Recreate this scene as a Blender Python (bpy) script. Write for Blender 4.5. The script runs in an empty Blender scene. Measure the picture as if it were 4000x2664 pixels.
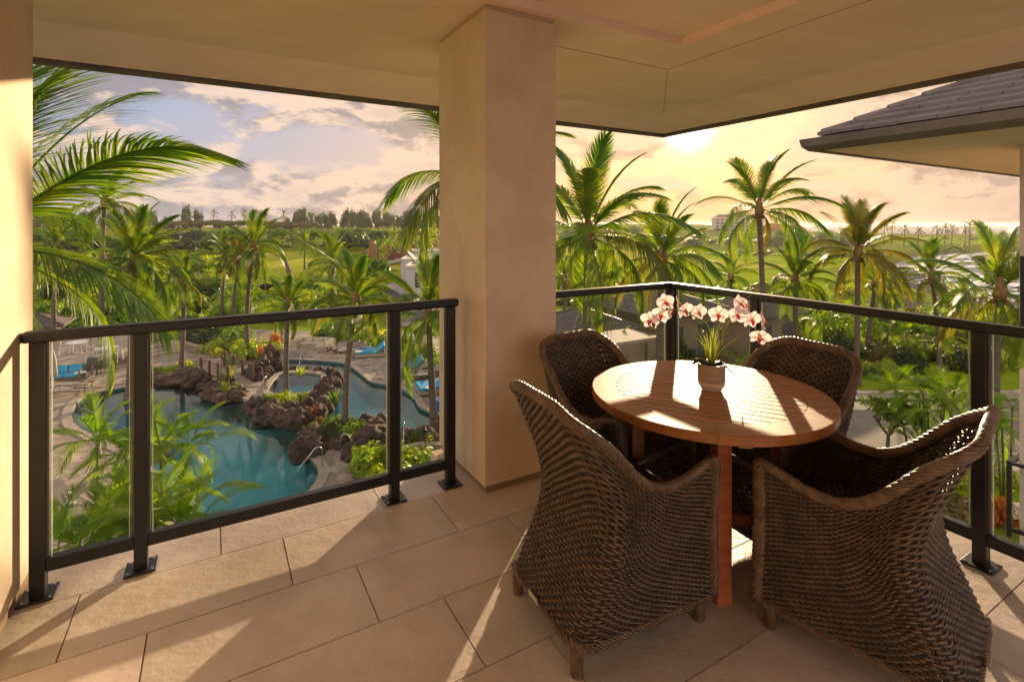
import bpy, math, random
import numpy as np
from math import sin, cos, pi, radians, sqrt, atan2
from mathutils import Vector, Matrix, noise as mnoise
from mathutils.geometry import tessellate_polygon

S = bpy.context.scene
COL = S.collection
# ---------------------------------------------------------------- camera
EYE = 1.5
F = 1186.0
cam = bpy.data.cameras.new('camera'); camo = bpy.data.objects.new('camera', cam); COL.objects.link(camo)
camo.location = (0, 0, EYE); camo.rotation_euler = (radians(90), 0, 0)
cam.sensor_width = 36; cam.lens = 18.13; cam.shift_y = -0.1138; cam.clip_start = 0.05; cam.clip_end = 60000
S.camera = camo
# ---------------------------------------------------------------- light
SUN = Vector((0.34, 1.0, 0.190)).normalized()
sun = bpy.data.lights.new('sun', 'SUN'); suno = bpy.data.objects.new('sun', sun); COL.objects.link(suno)
sun.energy = 1.55; sun.angle = radians(0.6); sun.color = (1.0, 0.74, 0.46)
suno.rotation_euler = SUN.to_track_quat('Z', 'Y').to_euler()
SKY_STRENGTH = 0.12
S.view_settings.view_transform = 'Standard'; S.view_settings.look = 'None'
S.view_settings.exposure = 2.62; S.view_settings.gamma = 1.0
S.view_settings.use_curve_mapping = False
S.render.engine = 'CYCLES'
cy = S.cycles
cy.max_bounces = 8; cy.diffuse_bounces = 5; cy.glossy_bounces = 3; cy.transmission_bounces = 5
cy.transparent_max_bounces = 16; cy.sample_clamp_indirect = 4.0; cy.sample_clamp_direct = 12.0
cy.caustics_reflective = False; cy.caustics_refractive = False
cy.use_denoising = True
cy.use_adaptive_sampling = True; cy.adaptive_threshold = 0.02

def new_nodes(nt):
    nt.nodes.clear()
    def N(t, **kw):
        n = nt.nodes.new(t)
        for k, v in kw.items():
            if k in n.inputs.keys() if isinstance(k, str) else False: n.inputs[k].default_value = v
            else: setattr(n, k, v)
        return n
    def L(a, b): nt.links.new(a, b)
    return N, L

def world():
    w = bpy.data.worlds.new('World'); S.world = w; w.use_nodes = True
    N, L = new_nodes(w.node_tree)
    def M(op, a, b=None, c=None, clamp=False):
        n = N('ShaderNodeMath', operation=op); n.use_clamp = clamp
        for i, x in enumerate((a, b, c)):
            if x is None: continue
            if isinstance(x, (int, float)): n.inputs[i].default_value = x
            else: L(x, n.inputs[i])
        return n.outputs[0]
    def VM(op, a, b=None, s=None):
        n = N('ShaderNodeVectorMath', operation=op)
        for i, x in enumerate((a, b)):
            if x is None: continue
            if isinstance(x, (tuple, list)): n.inputs[i].default_value = x
            else: L(x, n.inputs[i])
        if s is not None:
            if isinstance(s, (int, float)): n.inputs['Scale'].default_value = s
            else: L(s, n.inputs['Scale'])
        return n.outputs['Value'] if op in ('DOT_PRODUCT', 'LENGTH') else n.outputs[0]
    def MIX(f, a, b):
        n = N('ShaderNodeMix', data_type='RGBA')
        for i, x in ((0, f), (6, a), (7, b)):
            if isinstance(x, (int, float)): n.inputs[i].default_value = x
            elif isinstance(x, tuple): n.inputs[i].default_value = (*x, 1)
            else: L(x, n.inputs[i])
        return n.outputs[2]
    tc = N('ShaderNodeTexCoord').outputs['Generated']
    d = VM('NORMALIZE', tc)
    sk = N('ShaderNodeTexSky', sky_type='NISHITA'); sk.sun_disc = False
    sk.sun_elevation = math.asin(SUN.z); sk.sun_rotation = atan2(SUN.x, SUN.y)
    sk.altitude = 20; sk.air_density = 1.2; sk.dust_density = 2.2; sk.ozone_density = 1.0
    L(d, sk.inputs[0])
    base = VM('MULTIPLY', sk.outputs[0], (SKY_STRENGTH * SKYT[0], SKY_STRENGTH * SKYT[1], SKY_STRENGTH * SKYT[2]))
    dot = M('MAXIMUM', VM('DOT_PRODUCT', d, tuple(SUN)), 0.0)
    sep = N('ShaderNodeSeparateXYZ'); L(d, sep.inputs[0]); z = sep.outputs[2]
    glow = M('POWER', dot, 4.0); tight = M('POWER', dot, 60.0); core = M('POWER', dot, 2600.0)
    # evening cloud layers: broad banks and small cumulus, stretched along the horizon
    def noi(scale, loc, det, rough, dist=0.0):
        mp = N('ShaderNodeMapping'); mp.inputs['Scale'].default_value = scale; mp.inputs['Location'].default_value = loc
        L(d, mp.inputs[0]); n = N('ShaderNodeTexNoise'); L(mp.outputs[0], n.inputs['Vector'])
        n.inputs['Scale'].default_value = 1.0; n.inputs['Detail'].default_value = det
        n.inputs['Roughness'].default_value = rough; n.inputs['Distortion'].default_value = dist
        return n.outputs[0]
    def RAMP(x, a, b):
        n = N('ShaderNodeMapRange', interpolation_type='SMOOTHSTEP'); L(x, n.inputs[0])
        n.inputs[1].default_value = a; n.inputs[2].default_value = b; return n.outputs[0]
    c1 = noi((4.6, 4.6, 11.5), (1.7, 4.2, 0.4), 12, 0.60, 0.3)
    c1u = noi((4.6, 4.6, 11.5), (1.60, 4.13, 0.66), 12, 0.60, 0.3)
    c2 = noi((2.2, 2.2, 6.0), (7.3, 2.1, 5.0), 5, 0.5)
    thick = M('ADD', c1, M('MULTIPLY', M('SUBTRACT', c2, 0.5), 0.7))
    bias = M('MULTIPLY', glow, -0.012)
    thick = M('ADD', thick, bias)
    mask = RAMP(thick, 0.395, 0.505)
    lit = RAMP(M('SUBTRACT', c1, c1u), -0.05, 0.045)
    dens = RAMP(thick, 0.52, 0.72)
    shade_c = MIX(glow, (0.115, 0.122, 0.155), (0.235, 0.165, 0.12))
    lit_c = MIX(glow, (0.62, 0.475, 0.385), (0.88, 0.60, 0.38))
    anti = M('MAXIMUM', M('MULTIPLY', VM('DOT_PRODUCT', d, tuple(SUN)), -1.0), 0.0)   # front-lit clouds behind the camera, boosted as added fill light for the balcony
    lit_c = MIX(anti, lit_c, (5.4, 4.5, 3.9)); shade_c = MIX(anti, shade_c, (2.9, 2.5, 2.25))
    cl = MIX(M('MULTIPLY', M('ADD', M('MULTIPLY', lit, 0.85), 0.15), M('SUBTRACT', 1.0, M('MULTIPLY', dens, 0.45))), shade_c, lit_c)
    # low haze band along the horizon, and the glow round the sun
    band = M('POWER', M('SUBTRACT', 1.0, M('MINIMUM', M('ABSOLUTE', z), 1.0)), 9.0)
    hz = MIX(glow, (0.42, 0.35, 0.31), (0.66, 0.39, 0.20))
    clear = MIX(0.30, MIX(glow, (0.17, 0.27, 0.47), (0.69, 0.45, 0.28)), base)
    clear = MIX(M('MULTIPLY', band, 0.65), clear, hz)
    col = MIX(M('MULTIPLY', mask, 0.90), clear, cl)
    col = MIX(M('MULTIPLY', M('MULTIPLY', band, glow), 0.55), col, hz)
    g = VM('SCALE', (1.0, 0.78, 0.50), s=M('MULTIPLY', tight, 0.10)); g2 = VM('SCALE', (1.0, 0.95, 0.9), s=M('MULTIPLY', core, 3.0))
    col = VM('ADD', col, g)
    # the bright side of the sky rolls off softly, as round a low sun behind thin haze
    ln = M('ADD', 1.0, M('MULTIPLY', M('POWER', VM('LENGTH', col), 1.0), SOFT))
    col = VM('SCALE', col, s=M('DIVIDE', 1.0 + SOFT * 0.5, ln))
    col = VM('ADD', col, g2)
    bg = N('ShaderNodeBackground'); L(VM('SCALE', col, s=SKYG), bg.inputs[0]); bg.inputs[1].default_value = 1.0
    out = N('ShaderNodeOutputWorld'); L(bg.outputs[0], out.inputs[0])
SKYT = (0.80, 0.64, 0.66); SKYG = 0.285; SOFT = 0.55
world()

# ---------------------------------------------------------------- materials
def mat(name, c, rough=0.6, c2=None, scale=5.0, detail=5, metal=0.0, bump=0.0, bscale=None, spec=0.5, trans=0.0, tcol=None,
        stretch=(1, 1, 1), ramp=(0.35, 0.65), rand=0.0, coat=0.0, space='Object', rvar=0.0, c3=None, s3=1.0, bdist=0.01):
    m = bpy.data.materials.new(name); m.use_nodes = True
    N, L = new_nodes(m.node_tree)
    out = N('ShaderNodeOutputMaterial'); b = N('ShaderNodeBsdfPrincipled')
    b.inputs['Roughness'].default_value = rough; b.inputs['Metallic'].default_value = metal
    b.inputs['Specular IOR Level'].default_value = spec; b.inputs['Coat Weight'].default_value = coat
    b.inputs['Base Color'].default_value = (*c, 1)
    m.diffuse_color = (*c, 1)
    colsock = None
    tc = N('ShaderNodeTexCoord'); geo = N('ShaderNodeNewGeometry')
    src = tc.outputs['Object'] if space == 'Object' else geo.outputs['Position']
    mp = N('ShaderNodeMapping'); mp.inputs['Scale'].default_value = stretch; L(src, mp.inputs[0])
    if c2 is not None:
        n = N('ShaderNodeTexNoise'); n.inputs['Scale'].default_value = scale; n.inputs['Detail'].default_value = detail
        n.inputs['Roughness'].default_value = 0.6
        L(mp.outputs[0], n.inputs['Vector'])
        r = N('ShaderNodeMapRange', interpolation_type='SMOOTHSTEP'); L(n.outputs[0], r.inputs[0])
        r.inputs[1].default_value, r.inputs[2].default_value = ramp
        mx = N('ShaderNodeMix', data_type='RGBA'); L(r.outputs[0], mx.inputs[0])
        mx.inputs[6].default_value = (*c, 1); mx.inputs[7].default_value = (*c2, 1); colsock = mx.outputs[2]
        if c3 is not None:
            n3 = N('ShaderNodeTexNoise'); n3.inputs['Scale'].default_value = s3; n3.inputs['Detail'].default_value = 4; L(mp.outputs[0], n3.inputs['Vector'])
            r3 = N('ShaderNodeMapRange', interpolation_type='SMOOTHSTEP'); L(n3.outputs[0], r3.inputs[0]); r3.inputs[1].default_value = 0.48; r3.inputs[2].default_value = 0.66
            m3 = N('ShaderNodeMix', data_type='RGBA'); L(r3.outputs[0], m3.inputs[0]); L(colsock, m3.inputs[6]); m3.inputs[7].default_value = (*c3, 1); colsock = m3.outputs[2]
        if rvar:
            rr = N('ShaderNodeMapRange'); L(n.outputs[0], rr.inputs[0]); rr.inputs[1].default_value = 0.3; rr.inputs[2].default_value = 0.7
            rr.inputs[3].default_value = max(0.02, rough - rvar); rr.inputs[4].default_value = rough + rvar; L(rr.outputs[0], b.inputs['Roughness'])
    if rand:
        oi = N('ShaderNodeObjectInfo'); h = N('ShaderNodeHueSaturation')
        a = N('ShaderNodeMapRange'); L(oi.outputs['Random'], a.inputs[0]); a.inputs[3].default_value = 1 - rand; a.inputs[4].default_value = 1 + rand
        L(a.outputs[0], h.inputs['Value'])
        wn = N('ShaderNodeMath', operation='MULTIPLY_ADD'); L(oi.outputs['Random'], wn.inputs[0]); wn.inputs[1].default_value = -0.05 * min(1, rand * 4); wn.inputs[2].default_value = 0.5 + 0.025 * min(1, rand * 4)
        L(wn.outputs[0], h.inputs['Hue'])
        if colsock is None: h.inputs['Color'].default_value = (*c, 1)
        else: L(colsock, h.inputs['Color'])
        colsock = h.outputs[0]
    if colsock is not None: L(colsock, b.inputs['Base Color'])
    if bump:
        bn = N('ShaderNodeTexNoise'); bn.inputs['Scale'].default_value = bscale or scale * 3; bn.inputs['Detail'].default_value = 6; bn.inputs['Roughness'].default_value = 0.65
        L(mp.outputs[0], bn.inputs['Vector'])
        bp = N('ShaderNodeBump'); bp.inputs['Strength'].default_value = bump; bp.inputs['Distance'].default_value = bdist; L(bn.outputs[0], bp.inputs['Height']); L(bp.outputs[0], b.inputs['Normal'])
    if trans:
        t = N('ShaderNodeBsdfTranslucent'); t.inputs[0].default_value = (*(tcol or c), 1)
        if colsock is not None:
            vm = N('ShaderNodeVectorMath', operation='MULTIPLY'); L(colsock, vm.inputs[0])
            k = tcol or (1.6, 1.5, 0.8); vm.inputs[1].default_value = k; L(vm.outputs[0], t.inputs[0])
        ms = N('ShaderNodeMixShader'); ms.inputs[0].default_value = trans; L(b.outputs[0], ms.inputs[1]); L(t.outputs[0], ms.inputs[2]); L(ms.outputs[0], out.inputs[0])
    else: L(b.outputs[0], out.inputs[0])
    return m

def mat_glass(name, tint=(0.975, 0.985, 0.975), ior=1.45):
    m = bpy.data.materials.new(name); m.use_nodes = True; N, L = new_nodes(m.node_tree)
    out = N('ShaderNodeOutputMaterial'); t = N('ShaderNodeBsdfTransparent'); t.inputs[0].default_value = (*tint, 1)
    g = N('ShaderNodeBsdfGlossy'); g.inputs['Roughness'].default_value = 0.01
    lw = N('ShaderNodeLayerWeight'); pw = N('ShaderNodeMath', operation='POWER'); L(lw.outputs['Facing'], pw.inputs[0]); pw.inputs[1].default_value = 5.0
    f = N('ShaderNodeMath', operation='MULTIPLY_ADD'); L(pw.outputs[0], f.inputs[0]); f.inputs[1].default_value = 0.6; f.inputs[2].default_value = 0.012
    ms = N('ShaderNodeMixShader'); L(f.outputs[0], ms.inputs[0]); L(t.outputs[0], ms.inputs[1]); L(g.outputs[0], ms.inputs[2]); L(ms.outputs[0], out.inputs[0])
    return m

def mat_water(name, tint, scale, strength, rough=0.03, deep=None, stretch=(1, 1, 1), foam=0.0):
    m = bpy.data.materials.new(name); m.use_nodes = True; N, L = new_nodes(m.node_tree)
    out = N('ShaderNodeOutputMaterial')
    geo = N('ShaderNodeNewGeometry'); mp = N('ShaderNodeMapping'); mp.inputs['Scale'].default_value = stretch; L(geo.outputs['Position'], mp.inputs[0])
    n = N('ShaderNodeTexNoise'); n.inputs['Scale'].default_value = scale; n.inputs['Detail'].default_value = 4; n.inputs['Distortion'].default_value = 0.6; L(mp.outputs[0], n.inputs['Vector'])
    bp = N('ShaderNodeBump'); bp.inputs['Strength'].default_value = strength; bp.inputs['Distance'].default_value = 0.05; L(n.outputs[0], bp.inputs['Height'])
    g = N('ShaderNodeBsdfGlossy'); g.inputs['Roughness'].default_value = rough; L(bp.outputs[0], g.inputs['Normal'])
    if deep is None:
        t = N('ShaderNodeBsdfTransparent'); t.inputs[0].default_value = (*tint, 1)
    else:
        t = N('ShaderNodeBsdfDiffuse'); t.inputs[0].default_value = (*deep, 1)
        if foam:
            n2 = N('ShaderNodeTexNoise'); n2.inputs['Scale'].default_value = 0.06; n2.inputs['Detail'].default_value = 8; n2.inputs['Roughness'].default_value = 0.65; L(mp.outputs[0], n2.inputs['Vector'])
            r = N('ShaderNodeMapRange'); L(n2.outputs[0], r.inputs[0]); r.inputs[1].default_value = 0.56; r.inputs[2].default_value = 0.62
            sp = N('ShaderNodeSeparateXYZ'); L(geo.outputs['Position'], sp.inputs[0])
            fd = N('ShaderNodeMapRange'); L(sp.outputs[1], fd.inputs[0]); fd.inputs[1].default_value = 260; fd.inputs[2].default_value = 330; fd.inputs[3].default_value = 1; fd.inputs[4].default_value = 0
            mu = N('ShaderNodeMath', operation='MULTIPLY'); L(r.outputs[0], mu.inputs[0]); L(fd.outputs[0], mu.inputs[1])
            mx = N('ShaderNodeMix', data_type='RGBA'); L(mu.outputs[0], mx.inputs[0]); mx.inputs[6].default_value = (*deep, 1); mx.inputs[7].default_value = (0.8, 0.8, 0.8, 1); L(mx.outputs[2], t.inputs[0])
    f0 = N('ShaderNodeFresnel'); f0.inputs[0].default_value = 1.333; L(bp.outputs[0], f0.inputs['Normal'])
    f = N('ShaderNodeMath', operation='MULTIPLY'); L(f0.outputs[0], f.inputs[0]); f.inputs[1].default_value = 1.0 if deep is None else 0.38
    ms = N('ShaderNodeMixShader'); L(f.outputs[0], ms.inputs[0]); L(t.outputs[0], ms.inputs[1]); L(g.outputs[0], ms.inputs[2]); L(ms.outputs[0], out.inputs[0])
    return m

M = {}
M['stucco'] = mat('stucco', (0.72, 0.59, 0.45), 0.85, (0.63, 0.51, 0.38), 3.0, 8, bump=0.5, bscale=220, spec=0.2, bdist=0.003, space='World')
M['soffit'] = mat('soffit_plaster', (0.90, 0.70, 0.60), 0.85, (0.83, 0.64, 0.54), 1.6, 6, bump=0.15, bscale=160, spec=0.2, bdist=0.002, space='World', stretch=(1, 2.2, 1))
M['tile'] = mat('stone_tile', (0.66, 0.57, 0.49), 0.42, (0.54, 0.46, 0.385), 2.5, 8, bump=0.55, bscale=9, spec=0.5, rand=0.10, bdist=0.012, space='World', rvar=0.08, c3=(0.47, 0.385, 0.31), s3=1.1)
M['grout'] = mat('grout', (0.17, 0.10, 0.06), 0.9)
M['bronze'] = mat('dark_bronze_metal', (0.009, 0.0085, 0.008), 0.42, metal=0.0, spec=0.5)
M['bronze_soft'] = mat('weathered_bronze', (0.15, 0.12, 0.10), 0.5, (0.11, 0.085, 0.07), 2.0, metal=0.2)
M['glass'] = mat_glass('clear_glass')
M['joint_light'] = mat('sealed_joint', (0.52, 0.39, 0.28), 0.9)
M['joint'] = mat('joint_line', (0.30, 0.21, 0.12), 0.9)
M['teak'] = mat('teak', (0.44, 0.150, 0.050), 0.30, (0.33, 0.105, 0.032), 4.0, 8, stretch=(1, 9, 9), spec=0.5, rand=0.12, coat=0.25, bump=0.05, bscale=60, bdist=0.001)
M['teak_top'] = mat('teak_worn', (0.46, 0.235, 0.115), 0.52, (0.33, 0.145, 0.058), 4.0, 8, stretch=(1.2, 14, 9), spec=0.35, rand=0.10, coat=0.0, bump=0.08, bscale=40, bdist=0.001)
M['wicker'] = mat('wicker', (0.150, 0.098, 0.060), 0.32, (0.078, 0.050, 0.031), 18.0, 4, spec=0.6)
M['wicker_rim'] = mat('wicker_rim', (0.185, 0.115, 0.068), 0.36, (0.11, 0.068, 0.04), 25.0, 3, spec=0.45)
M['wicker_stake'] = mat('wicker_stake', (0.034, 0.022, 0.014), 0.5)
M['wicker_dark'] = mat('wicker_seat', (0.085, 0.058, 0.038), 0.42, spec=0.5)
M['glass_edge'] = mat('polished_glass_edge', (0.62, 0.72, 0.62), 0.15)
M['tag'] = mat('maker_plate', (0.55, 0.48, 0.38), 0.4)
M['pot'] = mat('glazed_pot', (0.40, 0.31, 0.22), 0.35, (0.34, 0.25, 0.17), 60, 4)
M['pot_base'] = mat('bare_pot', (0.56, 0.45, 0.33), 0.7)
M['soil'] = mat('potting_soil', (0.05, 0.03, 0.02), 0.9)
M['petal'] = mat('orchid_petal', (0.90, 0.83, 0.84), 0.5, trans=0.40, tcol=(0.95, 0.82, 0.82))
M['lip'] = mat('orchid_lip', (0.62, 0.03, 0.13), 0.45, trans=0.35, tcol=(0.8, 0.05, 0.2))
M['yellow'] = mat('orchid_centre', (0.85, 0.55, 0.08), 0.5)
M['stem'] = mat('orchid_stem', (0.30, 0.38, 0.06), 0.5, trans=0.3)
M['blade'] = mat('grass_blade', (0.42, 0.50, 0.06), 0.45, trans=0.45)
M['orchid_leaf'] = mat('orchid_leaf', (0.035, 0.07, 0.02), 0.3)
M['bud'] = mat('orchid_bud', (0.22, 0.10, 0.05), 0.5)
FT = (2.3, 2.0, 0.6)
def leafm(name, a, b, sc=1.5, tr=0.5, k=FT, rand=0.15, rough=0.45): return mat(name, a, rough, b, sc, 3, spec=0.4, trans=tr, tcol=k, rand=rand)
M['frond'] = leafm('palm_frond', (0.068, 0.150, 0.014), (0.165, 0.225, 0.014), 0.8)
M['frond_gold'] = leafm('palm_frond_gold', (0.095, 0.125, 0.016), (0.16, 0.15, 0.025), 0.8)
M['frond_lush'] = leafm('lush_frond', (0.105, 0.22, 0.012), (0.19, 0.29, 0.014), 0.9)
M['frond_far'] = leafm('far_frond', (0.06, 0.085, 0.02), (0.10, 0.11, 0.025), 0.8)
M['leaf'] = leafm('shrub_leaf', (0.060, 0.145, 0.014), (0.15, 0.235, 0.016), 0.9)
M['leaf_bright'] = leafm('bright_leaf', (0.19, 0.31, 0.013), (0.34, 0.37, 0.018), 0.9)
M['leaf_dark'] = leafm('dark_leaf', (0.030, 0.060, 0.016), (0.062, 0.090, 0.02), 0.5, 0.4)
M['leaf_red'] = leafm('red_leaf', (0.34, 0.055, 0.012), (0.40, 0.20, 0.02), 0.9)
M['leaf_olive'] = leafm('olive_leaf', (0.095, 0.090, 0.020), (0.14, 0.12, 0.025), 0.2, 0.4)
M['flower_white'] = mat('white_blossom', (0.8, 0.78, 0.7), 0.6)
M['bark'] = mat('palm_bark', (0.17, 0.13, 0.095), 0.9, (0.10, 0.072, 0.05), 3.0, 5, stretch=(1, 1, 6), bump=0.6, bscale=8, bdist=0.03)
M['fibre'] = mat('crown_fibre', (0.28, 0.15, 0.05), 0.9, (0.18, 0.10, 0.03), 5, 4)
M['branch'] = mat('branch_bark', (0.12, 0.085, 0.06), 0.9)
M['rock'] = mat('lava_rock', (0.090, 0.048, 0.028), 0.85, (0.032, 0.019, 0.014), 1.6, 8, bump=1.0, bscale=5, bdist=0.12, space='World', c3=(0.125, 0.072, 0.042), s3=2.5)
M['flag'] = mat('flagstone', (0.37, 0.29, 0.215), 0.75, (0.27, 0.205, 0.15), 2.2, 5, space='World', rand=0.2, c3=(0.45, 0.37, 0.28), s3=1.3)
M['mortar'] = mat('mortar', (0.22, 0.175, 0.13), 0.9, (0.27, 0.21, 0.16), 1.0, space='World')
M['coping'] = mat('pool_coping', (0.40, 0.32, 0.24), 0.7, (0.33, 0.26, 0.19), 3.0, space='World')
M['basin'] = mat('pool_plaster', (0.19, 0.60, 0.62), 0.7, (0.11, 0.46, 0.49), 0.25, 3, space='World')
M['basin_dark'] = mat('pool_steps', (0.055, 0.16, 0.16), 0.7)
M['water'] = mat_water('pool_water', (0.80, 0.97, 0.98), 0.9, 0.13, stretch=(1, 1.6, 1))
M['sea'] = mat_water('sea_water', None, 0.22, 0.6, 0.22, deep=(0.16, 0.19, 0.22), foam=1.0, stretch=(1, 1, 1))
M['surf'] = mat('surf_foam', (0.8, 0.79, 0.77), 0.6, (0.42, 0.44, 0.46), 0.25, 8, space='World', ramp=(0.42, 0.6))
M['wood_dark'] = mat('red_brown_timber', (0.15, 0.065, 0.035), 0.6, (0.10, 0.04, 0.02), 5, stretch=(1, 1, 0.2))
M['steel'] = mat('stainless_steel', (0.62, 0.60, 0.57), 0.22, metal=1.0)
M['blue'] = mat('blue_cushion', (0.015, 0.27, 0.46), 0.75, (0.02, 0.34, 0.54), 3)
M['sling'] = mat('grey_sling', (0.26, 0.22, 0.19), 0.7)
M['brown_sling'] = mat('brown_sling', (0.10, 0.075, 0.055), 0.7)
M['white_metal'] = mat('white_powder_coat', (0.72, 0.70, 0.66), 0.45)
M['canvas'] = mat('beige_canvas', (0.52, 0.44, 0.34), 0.85)
M['canvas_green'] = mat('lime_canvas', (0.40, 0.50, 0.08), 0.85)
M['towel'] = mat('towel', (0.72, 0.66, 0.58), 0.95)
M['beige_wicker'] = mat('beige_wicker', (0.42, 0.34, 0.25), 0.8, (0.34, 0.27, 0.19), 12)
M['plastic_blue'] = mat('blue_plastic', (0.02, 0.16, 0.50), 0.4)
M['roof'] = mat('slate_tile', (0.145, 0.118, 0.100), 0.55, (0.105, 0.085, 0.072), 2.0, 5, rand=0.12, bump=0.25, bscale=25, bdist=0.004)
M['roof_grey'] = mat('grey_shingle', (0.15, 0.12, 0.10), 0.9, (0.11, 0.088, 0.072), 3.0, 5, stretch=(1, 1, 1))
M['wall_tan'] = mat('tan_render', (0.28, 0.215, 0.145), 0.9, (0.22, 0.17, 0.115), 1.0)
M['wall_white'] = mat('white_render', (0.52, 0.47, 0.43), 0.9, (0.46, 0.42, 0.38), 1.0)
M['roof_flat'] = mat('flat_roof', (0.62, 0.53, 0.42), 0.9)
M['red_roof'] = mat('red_roof', (0.36, 0.075, 0.035), 0.8)
M['window'] = mat('window_glass', (0.10, 0.10, 0.11), 0.1)
M['concrete'] = mat('concrete', (0.40, 0.34, 0.275), 0.85, (0.33, 0.28, 0.225), 1.2, space='World')
M['road'] = mat('asphalt', (0.055, 0.052, 0.055), 0.85, (0.075, 0.07, 0.07), 0.8, space='World')
M['drive'] = mat('driveway', (0.27, 0.225, 0.175), 0.85, (0.21, 0.175, 0.135), 0.5, 6, space='World')
M['screen'] = mat('dark_screen', (0.02, 0.017, 0.015), 0.8)
M['lava_shore'] = mat('shore_rock', (0.15, 0.115, 0.09), 0.9, (0.07, 0.05, 0.042), 0.6, 8, space='World', bump=1.0, bscale=0.8, bdist=0.6)
M['earth'] = mat('red_earth', (0.27, 0.105, 0.045), 0.95, (0.19, 0.08, 0.04), 0.4, space='World')
M['fence_wood'] = mat('fence_wood', (0.15, 0.11, 0.075), 0.9)

# ---------------------------------------------------------------- helpers
def tag(o, label=None, cat=None, group=None, kind=None):
    if label: o['label'] = label
    if cat: o['category'] = cat
    if group: o['group'] = group
    if kind: o['kind'] = kind
    return o
def empty(name, loc=(0, 0, 0), rz=0.0, label=None, cat=None, group=None):
    o = bpy.data.objects.new(name, None); COL.objects.link(o); o.location = loc; o.rotation_euler = (0, 0, rz); o.empty_display_size = 0.2
    return tag(o, label, cat, group)
def link(name, me, parent=None, loc=(0, 0, 0), rot=(0, 0, 0), scale=(1, 1, 1)):
    o = bpy.data.objects.new(name, me); COL.objects.link(o); o.location = loc; o.rotation_euler = rot; o.scale = scale
    if parent is not None: o.parent = parent
    return o
def kids(o): return [c for c in bpy.data.objects if c.parent == o]
def copy_tree(o, parent=None):
    m = {}
    def rec(x, p):
        c = x.copy(); COL.objects.link(c); c.parent = p
        for ch in CH.get(x.name, []): rec(ch, c)
        return c
    CH = {}
    for c in bpy.data.objects:
        if c.parent: CH.setdefault(c.parent.name, []).append(c)
    return rec(o, parent)

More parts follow.
